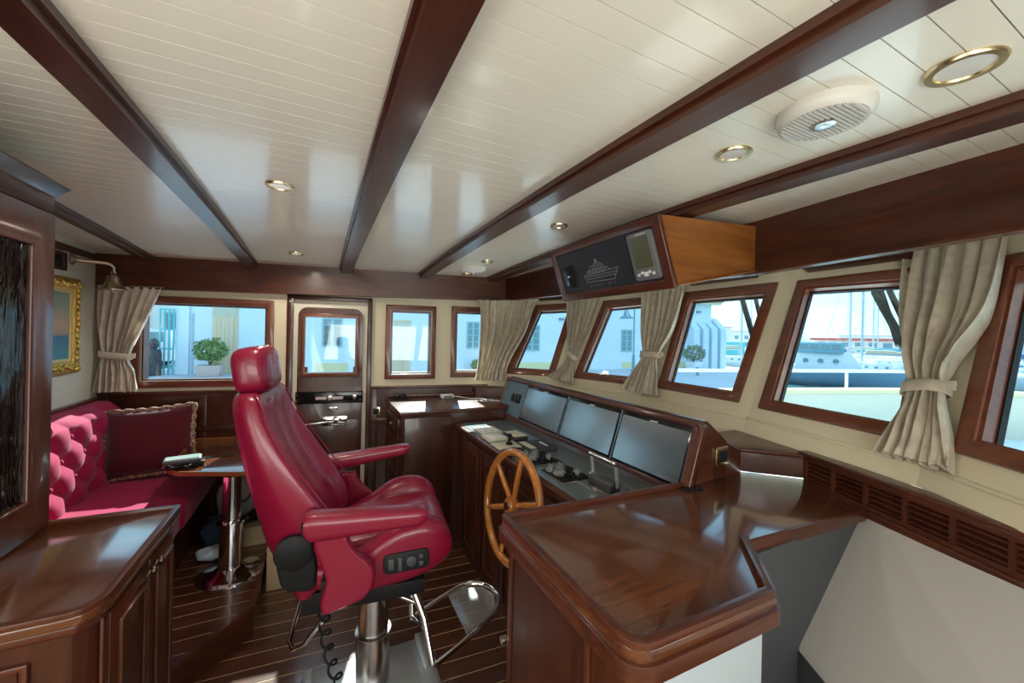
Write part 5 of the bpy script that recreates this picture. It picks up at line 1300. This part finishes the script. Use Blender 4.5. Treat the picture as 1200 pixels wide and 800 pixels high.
tg = thing('turquoise_gate', (-5.75, 20.9, GZ), 'narrow tall turquoise metal gate at the left corner of the quay building', 'gate')
for k in range(4): MB().cyl((-5.95 + k * .15, 20.9, GZ), (-5.95 + k * .15, 20.9, 2.4), .035, 8).build('bar', TURQ, tg)
for z in (-.1, .7, 1.5, 2.35): MB().box(-5.98, -5.47, 20.87, 20.93, z, z + .06).build('rail', TURQ, tg)
pb = thing('pale_building', (-11, 31, GZ), 'pale low building behind the quay at the far left', 'building')
MB().box(-22, -5.6, 28, 36, GZ, 5.0).build('wall', M('cream_render', (.76, .76, .70), .9), pb)
for x in (-12.6, -11.0, -9.4, -7.8):
    w_ = MB().box(x, x + .9, 27.9, 28.0, 1.2, 2.5).build('window', SHUT, pb); MB().box(x + .1, x + .8, 27.86, 27.9, 1.3, 2.4).build('pane', DGLASS, w_)
MB().box(-22.4, -5.4, 27.6, 36.4, 5.0, 5.25).build('roof', M('pale_roof', (.55, .52, .48), .9), pb)
va = thing('parked_van', (-8.4, 25.0, GZ), 'white van parked behind the speckled column', 'van')
vp = [(-1.9, .35), (-1.9, 1.15), (-1.2, 1.25), (-.7, 1.85), (1.9, 1.9), (1.95, .35)]
MB().prism([V(-8.4 + x, 24.2, GZ + z) for x, z in vp], (0, 1.6, 0)).build('body', GEL, va, bevel=.05)
MB().prism([V(-8.4 + x, 24.19, GZ + z) for x, z in ((-1.1, 1.28), (-.65, 1.75), (.1, 1.75), (.1, 1.28))], (0, .02, 0)).build('side_window', DGLASS, va)
MB().prism([V(-8.4 + x, 24.19, GZ + z) for x, z in ((.2, 1.28), (.2, 1.75), (1.7, 1.75), (1.7, 1.28))], (0, .02, 0)).build('side_window', DGLASS, va)
for x in (-1.2, 1.25):
    for y in (24.3, 25.7): MB().cyl((-8.4 + x, y - .1, GZ + .33), (-8.4 + x, y + .1, GZ + .33), .33, 18).build('wheel', BLACK, va, bevel=.03)

# foredeck of this ship, bulwark and bow rail
bw = [V(2.2, 3.75, 0), V(3.2, 3.32, 0), V(4.1, 3.06, 0), V(5.17, 2.79, 0), V(6.85, 2.26, 0), V(8.0, 1.55, 0), V(8.7, .6, 0), V(8.9, -.6, 0), V(8.6, -1.8, 0), V(7.8, -2.8, 0), V(6.2, -3.7, 0), V(3, -4.6, 0)]
bwp = [catmull(bw, k / 60) for k in range(61)]
bk_ = thing('bulwark', (6, 0, .3), 'cream painted bulwark around the foredeck outside the right windows', 'bulwark')
MB.build(band(bwp, -.10, -1.4, .985), 'side', BULW, bk_, smooth=True)
MB.build(band(offset_line(bwp, .04), -.18, .985, 1.025), 'cap', M('cap_cream', (.72, .64, .36), .35), bk_, smooth=True)
rl = thing('bow_rail', (6, 0, 1.02), 'white tubular bow rail standing on the cream bulwark', 'rail')
rp = offset_line(bwp, -.05)
MB().tube([V(p.x, p.y, 1.245) for p in rp[6:]], .020, 8).build('top_tube', GEL, rl, smooth=True)
acc = 0; last = rp[8]
for p in rp[8:]:
    acc += (p - last).length; last = p
    if acc > 1.15:
        acc = 0; MB().cyl((p.x, p.y, 1.02), (p.x, p.y, 1.245), .018, 8).build('post', GEL, rl, smooth=True)
structure(MB().prism([V(p.x, p.y, .40) for p in bwp] + [V(2.0, -3.5, .40), V(2.05, 3.6, .40)], (0, 0, .03)).build('floor_foredeck', M('foredeck_paint', (.74, .78, .77), .6)))
structure(MB().prism([V(-3, 3.95, .10), V(2.1, 3.55, .10), V(2.2, 4.4, .10), V(-3, 4.95, .10)], (0, 0, .03)).build('floor_side_deck', M('side_deck', (.80, .79, .75), .7)))
def wiper(i, segs, lab):
    q = FW[i]; nn = (q[2] - q[0]).cross(q[3] - q[1]).normalized()
    if nn.x < 0: nn = -nn
    B = lambda s, t: (q[0] * (1 - s) + q[1] * s) * (1 - t) + (q[3] * (1 - s) + q[2] * s) * t + nn * .15
    t = thing('windscreen_wiper', tuple(B(*segs[0][0])), lab, 'wiper')
    for k, (a, b) in enumerate(segs): MB().tube([B(*a), B(*b)], .013 if k else .017, 8).build('arm' if k == 0 else 'rod' if k < 2 else 'blade', DARKG, t, smooth=True)
wiper(2, [((.50, 1.0), (.86, .46)), ((.64, 1.0), (.90, .56))], 'dark wiper arms outside the top right of the middle raked window')
wiper(3, [((.46, .98), (.76, .56)), ((.56, .98), (.78, .62)), ((.50, .98), (.70, .60))], 'dark wiper arms outside the raked window, next to the large right curtain')

# marina
def boat(x, y, ang, L_, B_, hull, cabin, mast, lab, cat='sailboat', free=.95, bim=None):
    r = thing(cat.replace(' ', '_'), (x, y, -1.5), lab, cat)
    c, s = math.cos(ang), math.sin(ang); ex, ey = V(c, s, 0), V(-s, c, 0); O = V(x, y, -1.5)
    T = lambda a, b, z: O + ex * a + ey * b + V(0, 0, z)
    rows = []
    for k in range(11):
        t = k / 10; a = -L_ / 2 + L_ * t; w = B_ / 2 * (1 - max(0, (t - .45) / .55) ** 2.2) * (.82 + .18 * min(1, t * 3)); w = max(w, .04); sh = free * (1 + .25 * t * t)
        rows.append([T(a, -w, sh), T(a, -w * .9, sh * .4), T(a + (.0 if t < .9 else -.3), -w * .5, -.1), T(a + (.0 if t < .9 else -.3), w * .5, -.1), T(a, w * .9, sh * .4), T(a, w, sh)])
    MB().loft(rows).build('hull', hull, r, smooth=True)
    F = (O, ex, ey, V(0, 0, 1))
    cb = MB().hexa([T(a, b, free) for a, b in ((-L_ * .2, -B_ * .3), (L_ * .22, -B_ * .22), (L_ * .22, B_ * .22), (-L_ * .2, B_ * .3))], [T(a, b, free + cabin) for a, b in ((-L_ * .18, -B_ * .26), (L_ * .14, -B_ * .18), (L_ * .14, B_ * .18), (-L_ * .18, B_ * .26))]).build('cabin', GEL, r, bevel=.03)
    for sgn_ in (-1, 1):
        for k in range(3):
            a = -L_ * .13 + k * L_ * .09; MB().ell(T(a, sgn_ * B_ * (.285 - .02 * k), free + cabin * .55), L_ * .018, .04, cabin * .14, 8, 6, 1, F).build('porthole', DGLASS, cb)
    if mast:
        MB().cyl(T(L_ * .08, 0, free), T(L_ * .08, 0, free + mast), .085, 8).build('mast', MAST, r)
        MB().cyl(T(L_ * .08, 0, free + 1.3), T(-L_ * .34, 0, free + 1.25), .07, 8).build('boom', MAST, r)
        MB().tube([T(L_ * .05, 0, free + 1.5), T(-L_ * .15, 0, free + 1.5), T(-L_ * .33, 0, free + 1.38)], [.14, .16, .08], 8).build('furled_sail', bim or M('sail_cover', (.10, .20, .35), .8), r, smooth=True)
        for a in (L_ * .49, -L_ * .49): MB().cyl(T(a, 0, free + .1), T(L_ * .08, 0, free + mast), .016, 5).build('stay', MAST, r)
        for k in (.45, .72): MB().cyl(T(L_ * .08, -B_ * .3, free + mast * k), T(L_ * .08, B_ * .3, free + mast * k), .03, 6).build('spreader', MAST, r)
        for s_ in (-1, 1): MB().cyl(T(L_ * .06, s_ * B_ * .48, free), T(L_ * .08, 0, free + mast), .016, 5).build('shroud', MAST, r)
    for s_ in (-1, 1):
        pts = [T(-L_ * .45 + L_ * .9 * k / 8, s_ * B_ * .5 * (.82 if k < 1 else 1 - max(0, (k / 8 - .45) / .6) ** 2.2), free * (1 + .2 * (k / 8) ** 2) + .55) for k in range(9)]
        MB().tube(pts, .02, 5).build('guard_rail', GEL, r)
        for k in (0, 2, 4, 6, 8): MB().cyl(pts[k], pts[k] - V(0, 0, .55), .016, 5).build('stanchion', GEL, r)
    return r, F
BLUEH = M('blue_grey_hull', (.17, .31, .42), .4)
r, F = boat(33.2, 15.2, math.radians(-64), 9.5, 3.2, BLUEH, 1.3, 0, 'blue-grey hulled work boat nearest beyond the bow rail', 'work boat', 1.05)
MB().fbox(F, -1.8, .9, -1.0, 1.0, 2.35, 3.1).build('wheelhouse', M('wheelhouse_blue', (.22, .42, .50), .5), r, bevel=.05)
for k in range(4): MB().fbox(F, -1.6 + k * .62, -1.15 + k * .62, -1.03, 1.03, 2.6, 2.95).build('wheelhouse_window', DGLASS, r)
MB().fbox(F, -3.9, -1.6, -.9, .9, 2.7, 2.78).build('canopy', M('canopy_teal', (.14, .40, .42), .7), r)
for a in (-3.8, -1.7):
    for b in (-.8, .8): MB().cyl(F[0] + F[1] * a + F[2] * b + V(0, 0, 1.0), F[0] + F[1] * a + F[2] * b + V(0, 0, 2.72), .03, 6).build('canopy_post', GEL, r)
SAILC = [M('sail_cover_blue', (.08, .18, .36), .8), M('sail_cover_beige', (.55, .48, .36), .8), M('sail_cover_teal', (.06, .34, .36), .8)]
for k, (x, y, a, L_, m_, lab) in enumerate((
    (42.2, 18.3, -60, 8, 12.0, 'white sailboat just behind the blue-grey work boat, with a blue sail cover'),
    (38.2, 14.6, 118, 6.5, 12.5, 'white sailboat right beside the blue-grey work boat, with a beige sail cover'),
    (49.1, 17.1, -62, 8, 12.5, 'white sailboat with a teal sail cover, left of the large right curtain'),
    (62.6, 31.2, 120, 9, 13.0, 'distant white sailboat farthest left in the marina, beyond the red feather flag'),
    (69.5, 26.6, -60, 9, 14.5, 'most distant white sailboat, in front of the low red-roofed building'),
    (58.7, 12.0, -65, 9, 12.0, 'white sailboat seen through the far right window'),
    (58.2, 21.3, 100, 9, 13.0, 'white sailboat in the second row of the marina, in the middle'),
    (36.4, 24.4, -50, 7, 12.0, 'white sailboat moored beside the buttressed corner of the building'),
    (60.6, 38.9, -50, 10, 15.0, 'sailboat farther behind the buttressed corner, beyond the teal shed'),
    (43.0, 9.2, 110, 7, 10.5, 'white sailboat at the right edge, just beyond the bulwark'))):
    boat(x, y, math.radians(a), L_, L_ * .31, GEL, .6, m_, lab, 'sailboat', .95, SAILC[k % 3])
td = thing('teal_shed', (49, 34, -1.5), 'low teal shed on the pontoon right of the buttressed building corner', 'shed')
MB().prism([V(46.5, 33.0, -1.5), V(50.0, 37.8, -1.5), V(52.4, 36.2, -1.5), V(48.9, 31.4, -1.5)], (0, 0, 2.9)).build('wall', TURQ, td)
MB().prism([V(46.3, 33.0, 1.4), V(50.0, 38.1, 1.4), V(52.6, 36.2, 1.4), V(48.9, 31.2, 1.4)], (0, 0, .12)).build('roof', GEL, td)
structure(MB().prism([V(34, 21.5, -1.6), V(44, 33, -1.6), V(75, 20, -1.6), V(70, 12, -1.6)], (0, 0, .45)).build('ground_pontoon', M('pontoon_boards', (.48, .46, .42), .8)))
rb = thing('red_roofed_building', (130, 48, -1), 'long low building with a red roof across the harbour', 'building')
FR = (V(128, 62, 0), V(.10, -1, 0).normalized(), V(-1, -.10, 0).normalized(), V(0, 0, 1))
MB().fbox(FR, 0, 26, -6, 0, -1.2, 2.2).build('wall', M('harbour_wall_paint', (.72, .70, .66), .8), rb)
MB().fbox(FR, -.6, 26.6, -6.6, .8, 2.2, 2.9).build('roof', M('red_roof', (.52, .13, .10), .7), rb)
for k in range(9): MB().fbox(FR, 1 + k * 2.8, 2.8 + k * 2.8, 0, .06, -.2, 1.7).build('window', DGLASS, rb)
for k, (x, y, w, h, lab) in enumerate(((150, 95, 26, 6, 'pale flat-roofed harbour block behind the masts, left of the red roof'), (165, 62, 20, 5, 'pale harbour block at the far right beyond the red roof'), (120, 105, 30, 7, 'pale apartment block on the far shore beside the teal shed'))):
    t = thing('harbour_block', (x, y, -1), lab, 'building')
    MB().box(x, x + 12, y - w / 2, y + w / 2, -1.3, h - 1).build('wall', M('far_wall_%s' % 'abc'[k], (.66, .68, .68), .9), t)
    MB().box(x - .3, x + 12.3, y - w / 2 - .3, y + w / 2 + .3, h - 1, h - .6).build('roof', M('far_roof_%s' % 'abc'[k], (.50, .44, .40), .9), t)
    for j in range(int(w / 4)):
        for q in range(int(h / 3)): MB().box(x - .06, x, y - w / 2 + 1 + j * 4, y - w / 2 + 2.6 + j * 4, .2 + q * 2.6 - .6, 1.6 + q * 2.6 - .6).build('window', DGLASS, t)
structure(MB().prism([V(110, 30, -2), V(115, 140, -2), V(240, 140, -2), V(260, 10, -2)], (0, 0, .75)).build('ground_far_quay', PAVE))
hm = MB(); rows = []
for k in range(60):
    a = math.radians(-20 + k * 2.2); d = 900 + 60 * math.sin(k * .7)
    h = 10 + 9 * abs(math.sin(k * .37)) + 6 * abs(math.sin(k * .9 + 1))
    rows.append([V(d * math.cos(a), d * math.sin(a), -2), V((d + 60) * math.cos(a), (d + 60) * math.sin(a), h), V((d + 200) * math.cos(a), (d + 200) * math.sin(a), -2)])
structure(hm.grid(rows).build('hills', M('hazy_hill', (.38, .50, .58), 1), smooth=True))
ff = thing('feather_flag', (52, 27.3, -1), 'red feather flag on a thin pole above the marina', 'flag')
MB().cyl((52, 27.3, -1.2), (52, 27.3, 5.6), .035, 6).build('pole', MAST, ff)
MB().grid([[V(52, 27.3 - w * j / 4 * (1 + .2 * math.sin(i)), 5.6 - i * .22) + V(.06 * math.sin(j + i), 0, 0) for j in range(5)] for i, w in enumerate((.05, .35, .5, .55, .55, .52, .48, .42, .36, .25))]).build('cloth', M('flag_red', (.62, .10, .12), .8), ff, solid=.01)

# ------------------------------------------------------------------ tidy
for o in list(bpy.data.objects):
    if '_o' in o: del o['_o']
